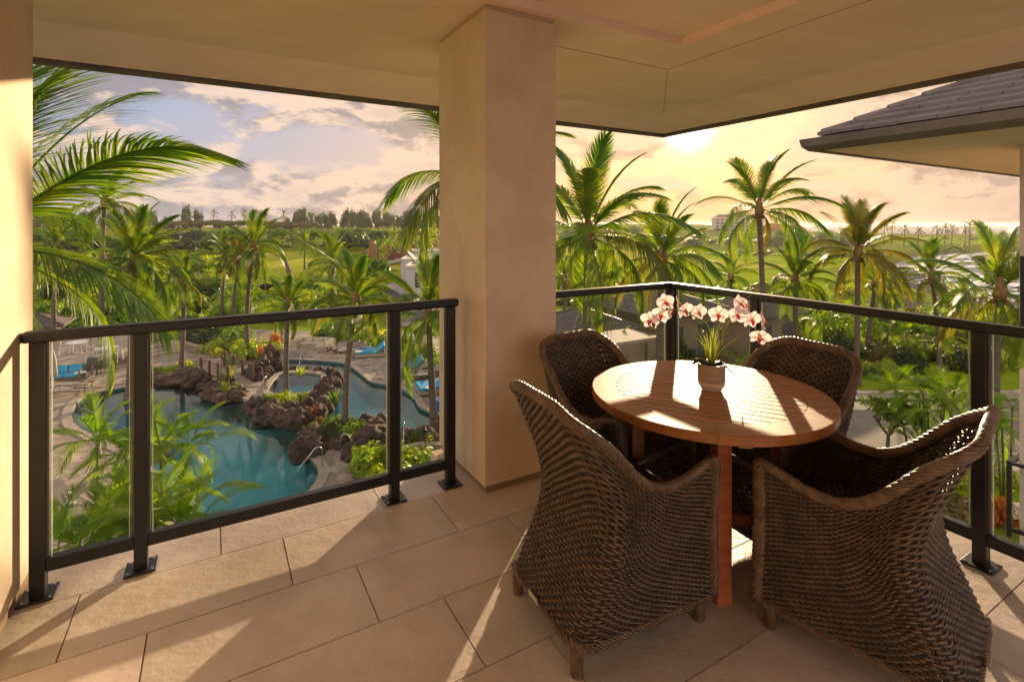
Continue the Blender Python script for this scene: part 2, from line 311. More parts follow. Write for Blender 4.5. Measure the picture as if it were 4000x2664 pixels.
class MB:
    def __init__(s): s.v = []; s.f = []; s.mi = []; s.cur = 0
    def add(s, V, Fc):
        n = len(s.v); s.v.extend([tuple(map(float, p)) for p in V]); s.f.extend([tuple(i + n for i in f) for f in Fc]); s.mi.extend([s.cur] * len(Fc)); return s
    def box(s, c, d, rz=0.0, rx=0.0, ry=0.0, taper=1.0):
        hx, hy, hz = d[0] / 2, d[1] / 2, d[2] / 2
        R = Matrix.Rotation(rz, 3, 'Z') @ Matrix.Rotation(ry, 3, 'Y') @ Matrix.Rotation(rx, 3, 'X')
        P = []
        for z in (-1, 1):
            k = taper if z > 0 else 1
            for x, y in ((-1, -1), (1, -1), (1, 1), (-1, 1)): P.append(R @ Vector((x * hx * k, y * hy * k, z * hz)) + Vector(c))
        return s.add(P, [(3, 2, 1, 0), (4, 5, 6, 7), (0, 1, 5, 4), (1, 2, 6, 5), (2, 3, 7, 6), (3, 0, 4, 7)])
    def bar(s, a, b, w, h=None, up=(0, 0, 1)):
        a = Vector(a); b = Vector(b); h = h or w; t = (b - a).normalized(); up = Vector(up)
        if abs(t.dot(up)) > 0.98: up = Vector((1, 0, 0))
        x = t.cross(up).normalized(); y = x.cross(t)
        P = []
        for p in (a, b):
            for i, j in ((-1, -1), (1, -1), (1, 1), (-1, 1)): P.append(p + x * i * w / 2 + y * j * h / 2)
        return s.add(P, [(3, 2, 1, 0), (4, 5, 6, 7), (0, 1, 5, 4), (1, 2, 6, 5), (2, 3, 7, 6), (3, 0, 4, 7)])
    def tube(s, pts, r, n=8, cap=True, sq=1.0):
        pts = [Vector(p) for p in pts]; K = len(pts)
        if isinstance(r, (int, float)): r = [r] * K
        up = Vector((0, 0, 1)); V = []; prev = None
        for i, p in enumerate(pts):
            t = (pts[min(i + 1, K - 1)] - pts[max(i - 1, 0)]).normalized()
            if prev is None:
                x = t.cross(up)
                if x.length < 0.05: x = t.cross(Vector((0, 1, 0)))
                x.normalize()
            else:
                x = prev - t * prev.dot(t); x.normalize()
            prev = x; y = t.cross(x)
            for k in range(n):
                a = 2 * pi * k / n; V.append(p + x * cos(a) * r[i] + y * sin(a) * r[i] * sq)
        Fc = [(i * n + k, i * n + (k + 1) % n, (i + 1) * n + (k + 1) % n, (i + 1) * n + k) for i in range(K - 1) for k in range(n)]
        if cap: Fc += [tuple(range(n))[::-1], tuple(range((K - 1) * n, K * n))]
        return s.add(V, Fc)
    def lathe(s, prof, c=(0, 0, 0), n=20, wob=None):
        V = []
        for i, (r, z) in enumerate(prof):
            for k in range(n):
                a = 2 * pi * k / n; rr = r * (wob(a, i) if wob else 1); V.append((c[0] + rr * cos(a), c[1] + rr * sin(a), c[2] + z))
        K = len(prof)
        Fc = [(i * n + k, i * n + (k + 1) % n, (i + 1) * n + (k + 1) % n, (i + 1) * n + k) for i in range(K - 1) for k in range(n)]
        Fc += [tuple(range(n))[::-1], tuple(range((K - 1) * n, K * n))]
        return s.add(V, Fc)
    def prism(s, poly, z0, z1):
        n = len(poly); V = [(p[0], p[1], z0) for p in poly] + [(p[0], p[1], z1) for p in poly]
        A = sum(poly[i][0] * poly[(i + 1) % n][1] - poly[(i + 1) % n][0] * poly[i][1] for i in range(n))
        if A < 0: V = [(p[0], p[1], z0) for p in poly[::-1]] + [(p[0], p[1], z1) for p in poly[::-1]]
        Fc = [tuple(range(n))[::-1], tuple(range(n, 2 * n))] + [(i, (i + 1) % n, n + (i + 1) % n, n + i) for i in range(n)]
        return s.add(V, Fc)
    def xf(s, Mx):
        s.v = [tuple(Mx @ Vector(p)) for p in s.v]; return s
    def mesh(s, name, mats, smooth=False):
        me = bpy.data.meshes.new(name); me.from_pydata(s.v, [], s.f)
        for m in (mats if isinstance(mats, (list, tuple)) else [mats]): me.materials.append(m)
        if s.cur or any(s.mi): me.polygons.foreach_set('material_index', s.mi)
        if smooth: me.polygons.foreach_set('use_smooth', [True] * len(s.f))
        me.update(); return me
    def build(s, name, mats, parent=None, smooth=False, **kw): return link(name, s.mesh(name, mats, smooth), parent, **kw)

def bevel(o, w=0.004, seg=2):
    b = o.modifiers.new('bevel', 'BEVEL'); b.width = w; b.segments = seg; b.limit_method = 'ANGLE'; b.angle_limit = radians(40); return o
def face_up(o):
    for p in o.data.polygons:
        if p.normal.z < 0: p.flip()
    o.data.update(); return o
def np_mesh(name, V, Q, mat_, smooth=False):
    V = np.asarray(V, dtype=np.float32); Q = np.asarray(Q, dtype=np.int32); k = Q.shape[1]
    me = bpy.data.meshes.new(name); me.vertices.add(len(V)); me.vertices.foreach_set('co', V.ravel())
    me.loops.add(Q.size); me.loops.foreach_set('vertex_index', Q.ravel())
    me.polygons.add(len(Q)); me.polygons.foreach_set('loop_start', np.arange(0, Q.size, k, dtype=np.int32))
    try: me.polygons.foreach_set('loop_total', np.full(len(Q), k, dtype=np.int32))
    except Exception: pass
    for m in (mat_ if isinstance(mat_, (list, tuple)) else [mat_]): me.materials.append(m)
    if smooth: me.polygons.foreach_set('use_smooth', np.ones(len(Q), dtype=bool))
    me.update(calc_edges=True); me.validate(); return me
GZ = -7.5
def G(u, v, z=GZ):      # ground point seen at a picture position, used only to survey the site
    Y = (EYE - z) * F / (v - 516.0); return ((u - 1177.0) / F * Y, Y)
def P3(u, v, Y): return ((u - 1177.0) / F * Y, Y, EYE - (v - 516.0) / F * Y)
A30 = radians(30)
def AB(a, b, z=None):
    x = a * cos(A30) - b * sin(A30); y = a * sin(A30) + b * cos(A30)
    return (x, y) if z is None else (x, y, z)
RAB = (0, 0, A30)
def interp(x, xs, ys):
    if x <= xs[0]: return ys[0]
    for i in range(len(xs) - 1):
        if x <= xs[i + 1]:
            t = (x - xs[i]) / (xs[i + 1] - xs[i]); t = t * t * (3 - 2 * t) ; return ys[i] + (ys[i + 1] - ys[i]) * t
    return ys[-1]
# ================================================================ BALCONY STRUCTURE
def balcony():
    # floor slab + tiles
    sl = MB().prism([(-1.3, -3.2), (3.12, -3.2), (3.12, 2.95), (-1.3, 2.95)], -0.30, -0.006)
    fl = sl.build('balcony_floor', M['grout'], rot=RAB); tag(fl, kind='structure')
    fas = MB().box((3.135, -0.12, -0.16), (0.03, 6.2, 0.32)); fas.box((0.9, 2.965, -0.16), (4.44, 0.03, 0.32)); f = fas.build('slab_edge', M['stucco'], fl)
    rnd = random.Random(4)
    for k in range(-1, 15):
        b1 = 2.69 - 0.377 * k; b0 = b1 - 0.377
        if k == -1: b1 = 2.948; b0 = 2.69
        a0 = -0.47 + 0.257 * k
        a0 -= 0.754 * math.ceil((a0 + 1.3) / 0.754)
        while a0 < 3.1:
            x0 = max(a0, -0.70); x1 = min(a0 + 0.754, 3.118); a0 += 0.754
            if x1 - x0 < 0.03: continue
            mb = MB().box(((x0 + x1) / 2, (b0 + b1) / 2, -0.006), (x1 - x0 - 0.005, b1 - b0 - 0.005, 0.012 + rnd.uniform(-.0006, .0006)))
            mb.build('floor_tile', M['tile'], fl)
    # left pier wall, with its small base reveal
    w = MB().box((-1.02, -0.135, 1.39), (0.70, 6.13, 2.68)); ob = w.build('left_wall', M['stucco'], rot=RAB); bevel(ob, 0.006); tag(ob, kind='structure')
    MB().box((-1.025, -0.14, 0.024), (0.69, 6.10, 0.047)).build('wall_base', M['joint'], ob)
    # column
    cx, cyy, wx, wy = (1.298 + 1.782) / 2, (2.553 + 3.223) / 2, 0.484, 0.67
    c = MB().box((cx, cyy, 1.37), (wx, wy, 2.66)); co = c.build('column', M['stucco'], rot=RAB); bevel(co, 0.008); tag(co, kind='structure')
    MB().box((cx, cyy, 0.019), (wx - 0.03, wy - 0.03, 0.038)).build('base_reveal', M['joint'], co)
    MB().box((cx, cyy, 2.715), (wx - 0.016, wy - 0.016, 0.03)).build('top_reveal', M['joint_light'], co)
    # slab under the column front (roof eave and floor below)
    MB().box((cx, 3.10, -0.16), (wx + 0.1, 0.29, 0.3)).build('column_footing', M['stucco'], co)
    # ceiling: inner tray, flat ring, sloping rim
    A0, B0 = -7.0, -3.2
    mb = MB()
    def quad(p): mb.add(p, [tuple(range(len(p)))])
    z0, zt, zr = 2.73, 2.785, 2.60
    ta, tb, ra, rb, ea, eb = 2.80, 2.50, 4.32, 4.12, 4.73, 4.51
    quad([(A0, B0, zt), (A0, tb, zt), (ta, tb, zt), (ta, B0, zt)])
    quad([(A0, tb, zt), (A0, tb, z0), (ta, tb, z0), (ta, tb, zt)]); quad([(ta, tb, zt), (ta, tb, z0), (ta, B0, z0), (ta, B0, zt)])
    quad([(A0, tb, z0), (A0, rb, z0), (ra, rb, z0), (ta, tb, z0)]); quad([(ta, tb, z0), (ra, rb, z0), (ra, B0, z0), (ta, B0, z0)])
    quad([(A0, rb, z0), (A0, eb, zr), (ea, eb, zr), (ra, rb, z0)]); quad([(ra, rb, z0), (ea, eb, zr), (ea, B0, zr), (ra, B0, z0)])
    quad([(A0, eb, zr), (A0, eb, zr + 0.2), (ea, eb, zr + 0.2), (ea, eb, zr)]); quad([(ea, eb, zr), (ea, eb, zr + 0.2), (ea, B0, zr + 0.2), (ea, B0, zr)])
    quad([(A0, eb, zr + 0.2), (A0, 0, 4.6), (0, 0, 4.6), (ea, eb, zr + 0.2)]); quad([(ea, eb, zr + 0.2), (0, 0, 4.6), (0, B0, 4.6), (ea, B0, zr + 0.2)])
    quad([(A0, 0, 4.6), (A0, B0, 4.6), (0, B0, 4.6), (0, 0, 4.6)])
    quad([(A0, B0, 4.6), (A0, B0, zt), (ta, B0, zt), (ta, B0, z0), (ra, B0, z0), (ea, B0, zr), (ea, B0, zr + 0.2), (0, B0, 4.6)])
    ce = mb.build('ceiling', M['soffit'], rot=RAB); tag(ce, kind='structure')
    j = MB().box(((1.8 + 3.12) / 2, 2.93, z0 - 0.002), (3.12 - 1.8, 0.005, 0.004)); j.box((3.12, (B0 + 2.93) / 2, z0 - 0.002), (0.005, 2.93 - B0, 0.004))
    j.bar((3.12, 2.93, z0 - 0.002), (ra - 0.02, rb - 0.02, z0 - 0.002), 0.005, 0.004)
    j.build('control_joint', M['joint_light'], ce)
    g = MB()
    prof = [(0.012, 0.0), (0.085, 0.0), (0.125, 0.05), (0.135, 0.13), (0.012, 0.13)]
    def gut(dirn, s0, s1c, off, base):
        V = []
        for s, corner in ((s0, 0), (s1c, 1)):
            for p in prof:
                e = s + (p[0] if corner else 0)
                V.append((e, base + p[0], zr - 0.03 + p[1]) if dirn == 0 else (base + p[0], e, zr - 0.03 + p[1]))
        n = len(prof); g.add(V, [(i, (i + 1) % n, n + (i + 1) % n, n + i) for i in range(n)] + [tuple(range(n))])
    gut(0, A0, ea, 0, eb); gut(1, B0, eb, 0, ea)
    gt = g.build('roof_gutter', M['bronze_soft'], ce)
balcony()

RH = 1.07
def railing(label, along, fixed, s0, s1, posts, ends=(0, 0), group='balcony railings'):
    """along='a' or 'b'; the rail runs from s0 to s1 at the other coordinate fixed"""
    def c(s, o, z): return (s, fixed + o, z) if along == 'a' else (fixed + o, s, z)
    def dim(l, w, h): return (l, w, h) if along == 'a' else (w, l, h)
    t = empty('railing', (0, 0, 0), 0, label, 'railing', group); t.rotation_euler = RAB
    mid = (s0 + s1) / 2; L = s1 - s0
    r = MB().box(c(mid, 0, RH - 0.022), dim(L, 0.062, 0.044)); bevel(r.build('top_rail', M['bronze'], t), 0.012, 3)
    for p in posts:
        bevel(MB().box(c(p, 0, (RH - 0.044) / 2), dim(0.05, 0.05, RH - 0.044)).build('post', M['bronze'], t), 0.003)
        bp = MB().box(c(p, 0, 0.005), dim(0.115, 0.115, 0.008)).build('base_plate', M['bronze'], t); bevel(bp, 0.003)
        s = MB()
        for i in (-1, 1):
            for j in (-1, 1): s.lathe([(0.006, 0.009), (0.006, 0.012), (0.003, 0.013)], c(p + i * 0.042, j * 0.042, 0), 6)
        s.build('screws', M['steel'], bp)['kind'] = 'stuff'
    for p0, p1 in zip(posts[:-1], posts[1:]):
        l = p1 - p0 - 0.05; m = (p0 + p1) / 2
        bevel(MB().box(c(m, 0, 0.124), dim(l, 0.04, 0.052)).build('bottom_rail', M['bronze'], t), 0.003)
        MB().box(c(m, 0, 0.59), dim(l - 0.03, 0.010, 0.88)).build('glass_panel', M['glass'], t)
        for sg in (-1, 1): MB().box(c(m + sg * (l / 2 - 0.0162), 0, 0.59), dim(0.0022, 0.0104, 0.88)).build('glass_edge', M['glass_edge'], t)
        for q, sg in ((p0 + 0.0255, 1), (p1 - 0.0255, -1)): MB().box(c(q + sg * 0.004, 0, 0.59), dim(0.008, 0.018, 0.87)).build('glazing_channel', M['bronze_soft'], t)
    return t
railing('dark bronze railing with glass panels beside the left wall, overlooking the pool', 'a', 2.76, -0.665, 1.225, [-0.615, -0.276, 0.85, 1.180])
railing('short dark glass railing from the right side of the column to the balcony corner', 'a', 2.73, 1.79, 2.895, [1.835, 2.92 - 0.001])
railing('long dark glass railing running along the right side behind the wicker chairs', 'b', 2.93, -2.9, 2.762, [-2.3, -1.23, -0.15, 0.936, 2.027, 2.69], group='balcony railings')

# ================================================================ NEIGHBOURING WING
def neighbour():
    t = empty('neighbour_wing', (0, 0, 0), 0, 'neighbouring wing with dark tiled hip roof and tan eaves at the upper right', 'building'); t.rotation_euler = RAB
    ga, gb, zg = 7.74, 4.33, 2.60     # eave corner
    EA, EB = 17.0, -7.0
    # soffit and fascia
    s = MB()
    s.add([(ga, gb, zg), (EA, gb, zg), (EA, EB, zg), (ga, EB, zg)], [(0, 1, 2, 3)])
    s.add([(ga + .35, gb - .35, zg - 0.004), (EA, gb - .35, zg - 0.004), (EA, gb - 1.65, zg - 0.004), (ga + 1.65, gb - 1.65, zg - 0.004), (ga + 1.65, EB, zg - 0.004), (ga + .35, EB, zg - 0.004)], [(0, 1, 2, 3, 4, 5)])
    s.build('soffit', M['soffit'], t)
    g = MB(); pr = [(0.0, 0.0), (-0.10, 0.0), (-0.17, 0.07), (-0.19, 0.18), (0.0, 0.18)]
    V = [(ga + p[0], EB, zg - 0.02 + p[1]) for p in pr] + [(ga + p[0], gb - p[0], zg - 0.02 + p[1]) for p in pr]
    n = 5; g.add(V, [(i, (i + 1) % n, n + (i + 1) % n, n + i) for i in range(n)] + [tuple(range(n))])
    V = [(ga + p[0], gb - p[0], zg - 0.02 + p[1]) for p in pr] + [(EA, gb - p[0], zg - 0.02 + p[1]) for p in pr]
    g.add(V, [(i, (i + 1) % n, n + (i + 1) % n, n + i) for i in range(n)])
    bevel(g.build('gutter', M['bronze_soft'], t), 0.006)
    # roof deck, then stepped tiles on the near slope
    pitch = 0.51; z0 = zg + 0.20
    r = MB(); K = 6.0
    r.add([(ga, gb, z0), (ga, EB, z0), (ga + K, EB, z0 + K * pitch), (ga + K, gb - K, z0 + K * pitch)], [(0, 1, 2, 3)])
    r.add([(ga, gb, z0), (ga + K, gb - K, z0 + K * pitch), (EA, gb - K, z0 + K * pitch), (EA, gb, z0)], [(0, 1, 2, 3)])
    r.build('roof', M['roof'], t)
    rnd = random.Random(8); step = 0.235; n = 11; cnt = 0
    sl = sqrt(1 + pitch * pitch)
    for k in range(n):
        a0 = ga - 0.03 + k * step; a1 = a0 + step + 0.05
        za = z0 + (a0 - ga) * pitch + 0.075; zb = z0 + (a1 - ga) * pitch + 0.022
        b = gb - (a0 - ga) - 0.02 ; first = True; off = (k % 2) * 0.21
        bb = b
        while bb > -2.6:
            w = 0.42 if not first else (0.20 + off); first = False
            b2 = bb - w; top = min(bb, gb - (a0 - ga) - 0.01); topb = min(bb, gb - (a1 - ga) - 0.01)
            if topb <= b2: topb = b2 + 0.02
            dz = rnd.uniform(-0.004, 0.004)
            V = [(a0, top, za + dz), (a0, b2 + 0.006, za + dz), (a1, b2 + 0.006, zb + dz), (a1, topb, zb + dz)]
            V += [(x, y, z - 0.052) for x, y, z in V]
            MB().add(V, [(0, 1, 2, 3), (0, 4, 5, 1), (1, 5, 6, 2), (0, 3, 7, 4), (2, 6, 7, 3)]).build('roof_tile', M['roof'], t)
            bb = b2; cnt += 1
    # hip caps
    for k in range(9):
        s0 = 0.02 + k * 0.30; s1 = s0 + 0.34
        P = lambda s, h: Vector((ga + s, gb - s, z0 + s * pitch + h))
        a = P(s0, 0.095); b = P(s1, 0.06); q = Vector((1, 1, 0)).normalized() * 0.095; dn = Vector((0, 0, -0.055))
        V = [a, a - q + dn, a + q + dn, b, b - q + dn, b + q + dn, a + Vector((0, 0, -.04)), a - q + dn * 1.6, a + q + dn * 1.6]
        MB().add(V, [(0, 1, 4, 3), (0, 3, 5, 2), (0, 6, 7, 1), (0, 2, 8, 6), (1, 7, 4), (2, 5, 8)]).build('hip_cap', M['roof'], t)
    # corner pier of the wing, walls and slabs
    wa, wb = 9.62, 2.66
    w = MB().box((wa + 0.4, wb - 0.4, 1.27), (0.8, 0.8, 2.66)); w.box((wa + 0.4, wb - 0.4, -4.6), (0.8, 0.8, 8.2)); w.build('pier', M['stucco'], t)
    MB().box((wa + 3.2, wb - 3.6, -0.15), (6.4, 6.0, 0.3)).build('floor_slab', M['stucco'], t)
    MB().box((wa + 3.2, wb - 3.6, -2.98), (6.4, 6.0, 0.3)).build('floor_slab', M['stucco'], t)
    MB().box((wa + 4.6, wb - 4.2, -2.3), (3.6, 4.6, 10.2)).build('wall', M['stucco'], t)
    return t
NB = neighbour()
def wing_rail(label, z, a, b0, b1, col):
    t = empty('railing', (0, 0, 0), 0, label, 'railing', 'balcony railings'); t.rotation_euler = RAB
    bevel(MB().box((a, (b0 + b1) / 2, z - 0.022), (0.06, b1 - b0, 0.044)).build('top_rail', M['bronze'], t), 0.01)
    MB().box((a + 1.0, b1 - 0.03, z - 0.022), (2.0, 0.06, 0.044)).build('top_rail', M['bronze'], t)
    MB().box((a, (b0 + b1) / 2, z - 0.93), (0.04, b1 - b0, 0.05)).build('bottom_rail', M['bronze'], t)
    for b in (b1 - 0.03, b1 - 1.1, b1 - 2.2, b1 - 3.3): MB().box((a, b, z - 0.545), (0.05, 0.05, 1.0)).build('post', M['bronze'], t)
    for b in (b1 - 0.56, b1 - 1.65, b1 - 2.75): MB().box((a, b, z - 0.5), (0.01, 1.0, 0.8)).build('glass_panel', M['glass'], t)
wing_rail('dark railing of the neighbouring balcony at eye level by the right edge', 1.07, 9.50, -1.5, 2.62, None)
wing_rail('dark glass railing of the lower neighbouring balcony at the right edge', -1.76, 9.50, -1.5, 2.76, None)

# ================================================================ TERRAIN
SEA = -14.5
coast = [(82, 50), (84, 68), (83, 83), (93, 100), (100, 118), (113, 141), (140, 175), (156, 202), (190, 240), (228, 272), (304, 306), (430, 330), (640, 340), (700, 480), (640, 600),
         (430, 640), (345, 760), (330, 1300), (330, 6000), (-9000, 6000), (-9000, -600), (82, -600)]
def pip(poly, X, Y):
    inside = np.zeros(X.shape, bool); n = len(poly)
    for i in range(n):
        x0, y0 = poly[i]; x1, y1 = poly[(i + 1) % n]
        c = ((y0 > Y) != (y1 > Y)); 
        if y1 != y0: inside ^= c & (X < (x1 - x0) * (Y - y0) / (y1 - y0) + x0)
    return inside
def pdist(poly, X, Y):
    d = np.full(X.shape, 1e9); n = len(poly)
    for i in range(n):
        x0, y0 = poly[i]; x1, y1 = poly[(i + 1) % n]; dx, dy = x1 - x0, y1 - y0; L2 = dx * dx + dy * dy
        t = np.clip(((X - x0) * dx + (Y - y0) * dy) / L2, 0, 1); d = np.minimum(d, np.hypot(X - x0 - t * dx, Y - y0 - t * dy))
    return d
DECK = [(-27, 27), (-30, 42), (-24, 44.5), (-14, 43), (-9.5, 43.5), (-6, 41.5), (-3, 38.6), (3, 36), (8, 33), (9, 27), (8, 20), (5, 15.5), (-1, 14.2), (-3.5, 11), (-12, 9), (-24, 12)]
Yk = [0, 45, 75, 110, 150, 200, 300, 430, 560, 900, 1600, 5000]
Sk = [-1.2, -0.6, -0.25, -0.05, 0.12, 0.35, 0.47, 0.6, 0.8, 1.1]
Zk = np.array([
    [-7.5, -7.5, -7.5, -7.5, -7.0, -5.6, -3.6, -1.9, -1.6, -6, -10, -10],
    [-7.5, -7.5, -7.5, -7.5, -7.2, -5.6, -3.6, -1.9, -1.6, -6, -10, -10],
    [-7.5, -7.5, -7.5, -7.2, -6.0, -4.9, -3.6, -2.2, -1.6, -6, -10, -10],
    [-7.5, -7.5, -7.7, -6.8, -5.6, -4.9, -3.8, -2.2, -1.6, -6, -10, -10],
    [-7.5, -7.8, -9.0, -9.5, -10.5, -9.5, -8.0, -5.0, -1.4, 2, 1, -10],
    [-7.5, -7.9, -9.6, -10.8, -11.6, -11.6, -11.2, -8.5, -3.0, 1.5, 1, -10],
    [-7.5, -7.9, -10.0, -11.0, -12.0, -12.2, -12.2, -10.5, -6.0, 0.5, 0, -10],
    [-7.5, -7.9, -10.0, -11.0, -12.0, -12.2, -12.4, -10.8, -7.6, -6, -8, -10],
    [-7.5, -8.0, -10.0, -11.2, -12.0, -12.2, -12.3, -9.8, -9.6, -12, -12, -12],
    [-7.5, -8.0, -10.0, -11.2, -12.0, -12.2, -12.3, -9.6, -9.6, -12, -12, -12]])
def height(X, Y):
    X = np.asarray(X, float); Y = np.asarray(Y, float)
    Yc = np.maximum(Y, 5.0); s = np.clip(X / Yc, Sk[0], Sk[-1]); yy = np.clip(np.hypot(X * 0.0, Yc), Yk[0], Yk[-1])
    si = np.clip(np.searchsorted(Sk, s) - 1, 0, len(Sk) - 2); yi = np.clip(np.searchsorted(Yk, yy) - 1, 0, len(Yk) - 2)
    S_ = np.array(Sk); Y_ = np.array(Yk, float)
    ts = (s - S_[si]) / (S_[si + 1] - S_[si]); ty = (yy - Y_[yi]) / (Y_[yi + 1] - Y_[yi])
    ts = ts * ts * (3 - 2 * ts); ty = ty * ty * (3 - 2 * ty)
    z = (Zk[si, yi] * (1 - ts) + Zk[si + 1, yi] * ts) * (1 - ty) + (Zk[si, yi + 1] * (1 - ts) + Zk[si + 1, yi + 1] * ts) * ty
    far = np.clip((Y - 70) / 150, 0, 1)
    z = z + far * (np.sin(X * 0.031 + 1.3) * np.cos(Y * 0.023) * 0.55 + np.sin(X * 0.085 + Y * 0.05) * 0.22)
    # earth bank beyond the field, left of the white houses
    bk = np.clip(1 - np.abs(Y - 128 - X * 0.1) / 5.0, 0, 1) * ((X > -42) & (X < -10))
    z = z + 0 * bk
    d = pdist(coast, X, Y); ins = pip(coast, X, Y)
    k = np.clip(d / 16.0, 0, 1); k = k * k * (3 - 2 * k)
    z = np.where(ins, SEA - 0.6 + (z - SEA + 0.6) * k, SEA - 0.6 - np.minimum(d * 0.1, 8))
    dk = pip(DECK, X, Y) & (pdist(DECK, X, Y) > 0.9)
    z = np.where(dk, -9.6, z - 0.02)
    return z
def hz(x, y): return float(height(np.array([x]), np.array([y]))[0])

def terrain():
    rr = list(np.arange(5.0, 60.0, 0.45)); r = 60.0
    while r < 7000: rr.append(r); r *= 1.022
    rr = np.array(rr); an = np.radians(np.arange(-112, 112.01, 0.5))
    R, A = np.meshgrid(rr, an, indexing='ij'); X = R * np.sin(A); Y = R * np.cos(A)
    Z = height(X, Y)
    nr, na = R.shape
    idx = np.arange(nr * na).reshape(nr, na)
    Q = np.stack([idx[:-1, :-1], idx[:-1, 1:], idx[1:, 1:], idx[1:, :-1]], -1).reshape(-1, 4)
    V = np.stack([X, Y, Z], -1).reshape(-1, 3)
    me = np_mesh('ground', V, Q, M['grass'], True)
    # cover: painted per vertex as the kind of ground that grows there
    ca = me.color_attributes.new('cover', 'FLOAT_COLOR', 'POINT')
    Xf, Yf = V[:, 0], V[:, 1]
    lawn = np.zeros(len(V)); dry = np.zeros(len(V)); rock = np.zeros(len(V))
    for p in LAWNS: lawn = np.maximum(lawn, pip(p, Xf, Yf) * 1.0)
    for p in DRY: dry = np.maximum(dry, pip(p, Xf, Yf) * 1.0)
    d = pdist(coast, Xf, Yf); rock = np.clip(1.2 - d / 9.0, 0, 1)
    c = np.stack([lawn, dry, rock, np.ones(len(V))], -1).astype(np.float32)
    ca.data.foreach_set('color', c.ravel())
    o = link('ground', me); tag(o, kind='structure')
    sea = MB().add([(-200, -400, SEA), (45000, -400, SEA), (45000, 45000, SEA), (-200, 45000, SEA)], [(0, 1, 2, 3)]).build('sea', M['sea']); tag(sea, kind='structure')
def ring(pts): return pts
LAWNS = [  # mown grass and fairways
    [G(600, 640), G(700, 640), G(770, 690), G(760, 760), G(430, 760), G(440, 705), G(600, 712)],
    [G(620, 760), G(800, 745), G(800, 775), G(640, 790)],
    [G(80, 740), G(400, 735), G(520, 730), G(330, 775), G(80, 790)],
    [(30, 95), (60, 88), (95, 110), (85, 150), (40, 160), (10, 150), (5, 110)],
    [(10, 160), (95, 155), (130, 190), (140, 240), (90, 300), (20, 290), (0, 210)],
    [(150, 330), (330, 350), (430, 420), (300, 470), (160, 440)],
    G and [(19, 27), (36, 27.5), (40, 33), (36, 37.5), (20, 34)],
    [(26, 37.5), (60, 36), (66, 58), (50, 75), (30, 62), (22, 48)],
    [G(2200, 1080), G(2354, 1080), G(2354, 1180), G(2150, 1160)],
]
DRY = [[G(500, 590), G(700, 588), G(735, 610), G(690, 640), G(640, 650), G(560, 655), G(430, 640)],
       [(20, 150), (100, 160), (60, 230), (-10, 220)],
       [(-60, 280), (40, 300), (20, 420), (-120, 420)], [G(880,612), G(1010, 588), G(1010, 640), G(960, 640)]]
def grass_mat():
    m = bpy.data.materials.new('grass'); m.use_nodes = True; N, L = new_nodes(m.node_tree)
    out = N('ShaderNodeOutputMaterial'); b = N('ShaderNodeBsdfDiffuse'); tr = N('ShaderNodeBsdfTranslucent')
    geo = N('ShaderNodeNewGeometry'); at = N('ShaderNodeAttribute'); at.attribute_name = 'cover'
    sp = N('ShaderNodeSeparateColor'); L(at.outputs['Color'], sp.inputs[0])
    def noi(s, d):
        n = N('ShaderNodeTexNoise'); n.inputs['Scale'].default_value = s; n.inputs['Detail'].default_value = d; n.inputs['Roughness'].default_value = 0.62; L(geo.outputs['Position'], n.inputs['Vector'])
        r = N('ShaderNodeMapRange', interpolation_type='SMOOTHSTEP'); L(n.outputs[0], r.inputs[0]); r.inputs[1].default_value = 0.38; r.inputs[2].default_value = 0.62; return r.outputs[0]
    def mix(f, a, c):
        n = N('ShaderNodeMix', data_type='RGBA')
        L(f, n.inputs[0])
        for i, x in ((6, a), (7, c)):
            if isinstance(x, tuple): n.inputs[i].default_value = (*x, 1)
            else: L(x, n.inputs[i])
        return n.outputs[2]
    rough = mix(noi(0.06, 8), (0.115, 0.155, 0.016), (0.25, 0.27, 0.028)); rough = mix(noi(0.4, 6), rough, (0.15, 0.18, 0.018))
    lawn = mix(noi(0.05, 4), (0.24, 0.33, 0.014), (0.34, 0.395, 0.018)); lawn = mix(noi(1.5, 6), lawn, (0.19, 0.26, 0.018))
    dry = mix(noi(0.09, 6), (0.42, 0.38, 0.055), (0.28, 0.33, 0.03)); 
    rock = mix(noi(0.5, 8), (0.06, 0.045, 0.038), (0.16, 0.12, 0.10))
    c = mix(sp.outputs[0], rough, lawn); c = mix(sp.outputs[1], c, dry); c = mix(sp.outputs[2], c, rock)
    L(c, b.inputs['Color'])
    bn = N('ShaderNodeTexNoise'); bn.inputs['Scale'].default_value = 9; bn.inputs['Detail'].default_value = 5; L(geo.outputs['Position'], bn.inputs['Vector'])
    bp = N('ShaderNodeBump'); bp.inputs['Strength'].default_value = 0.6; bp.inputs['Distance'].default_value = 0.05; L(bn.outputs[0], bp.inputs['Height']); L(bp.outputs[0], b.inputs['Normal'])
    L(b.outputs[0], out.inputs[0]); return m
M['grass'] = grass_mat()
terrain()

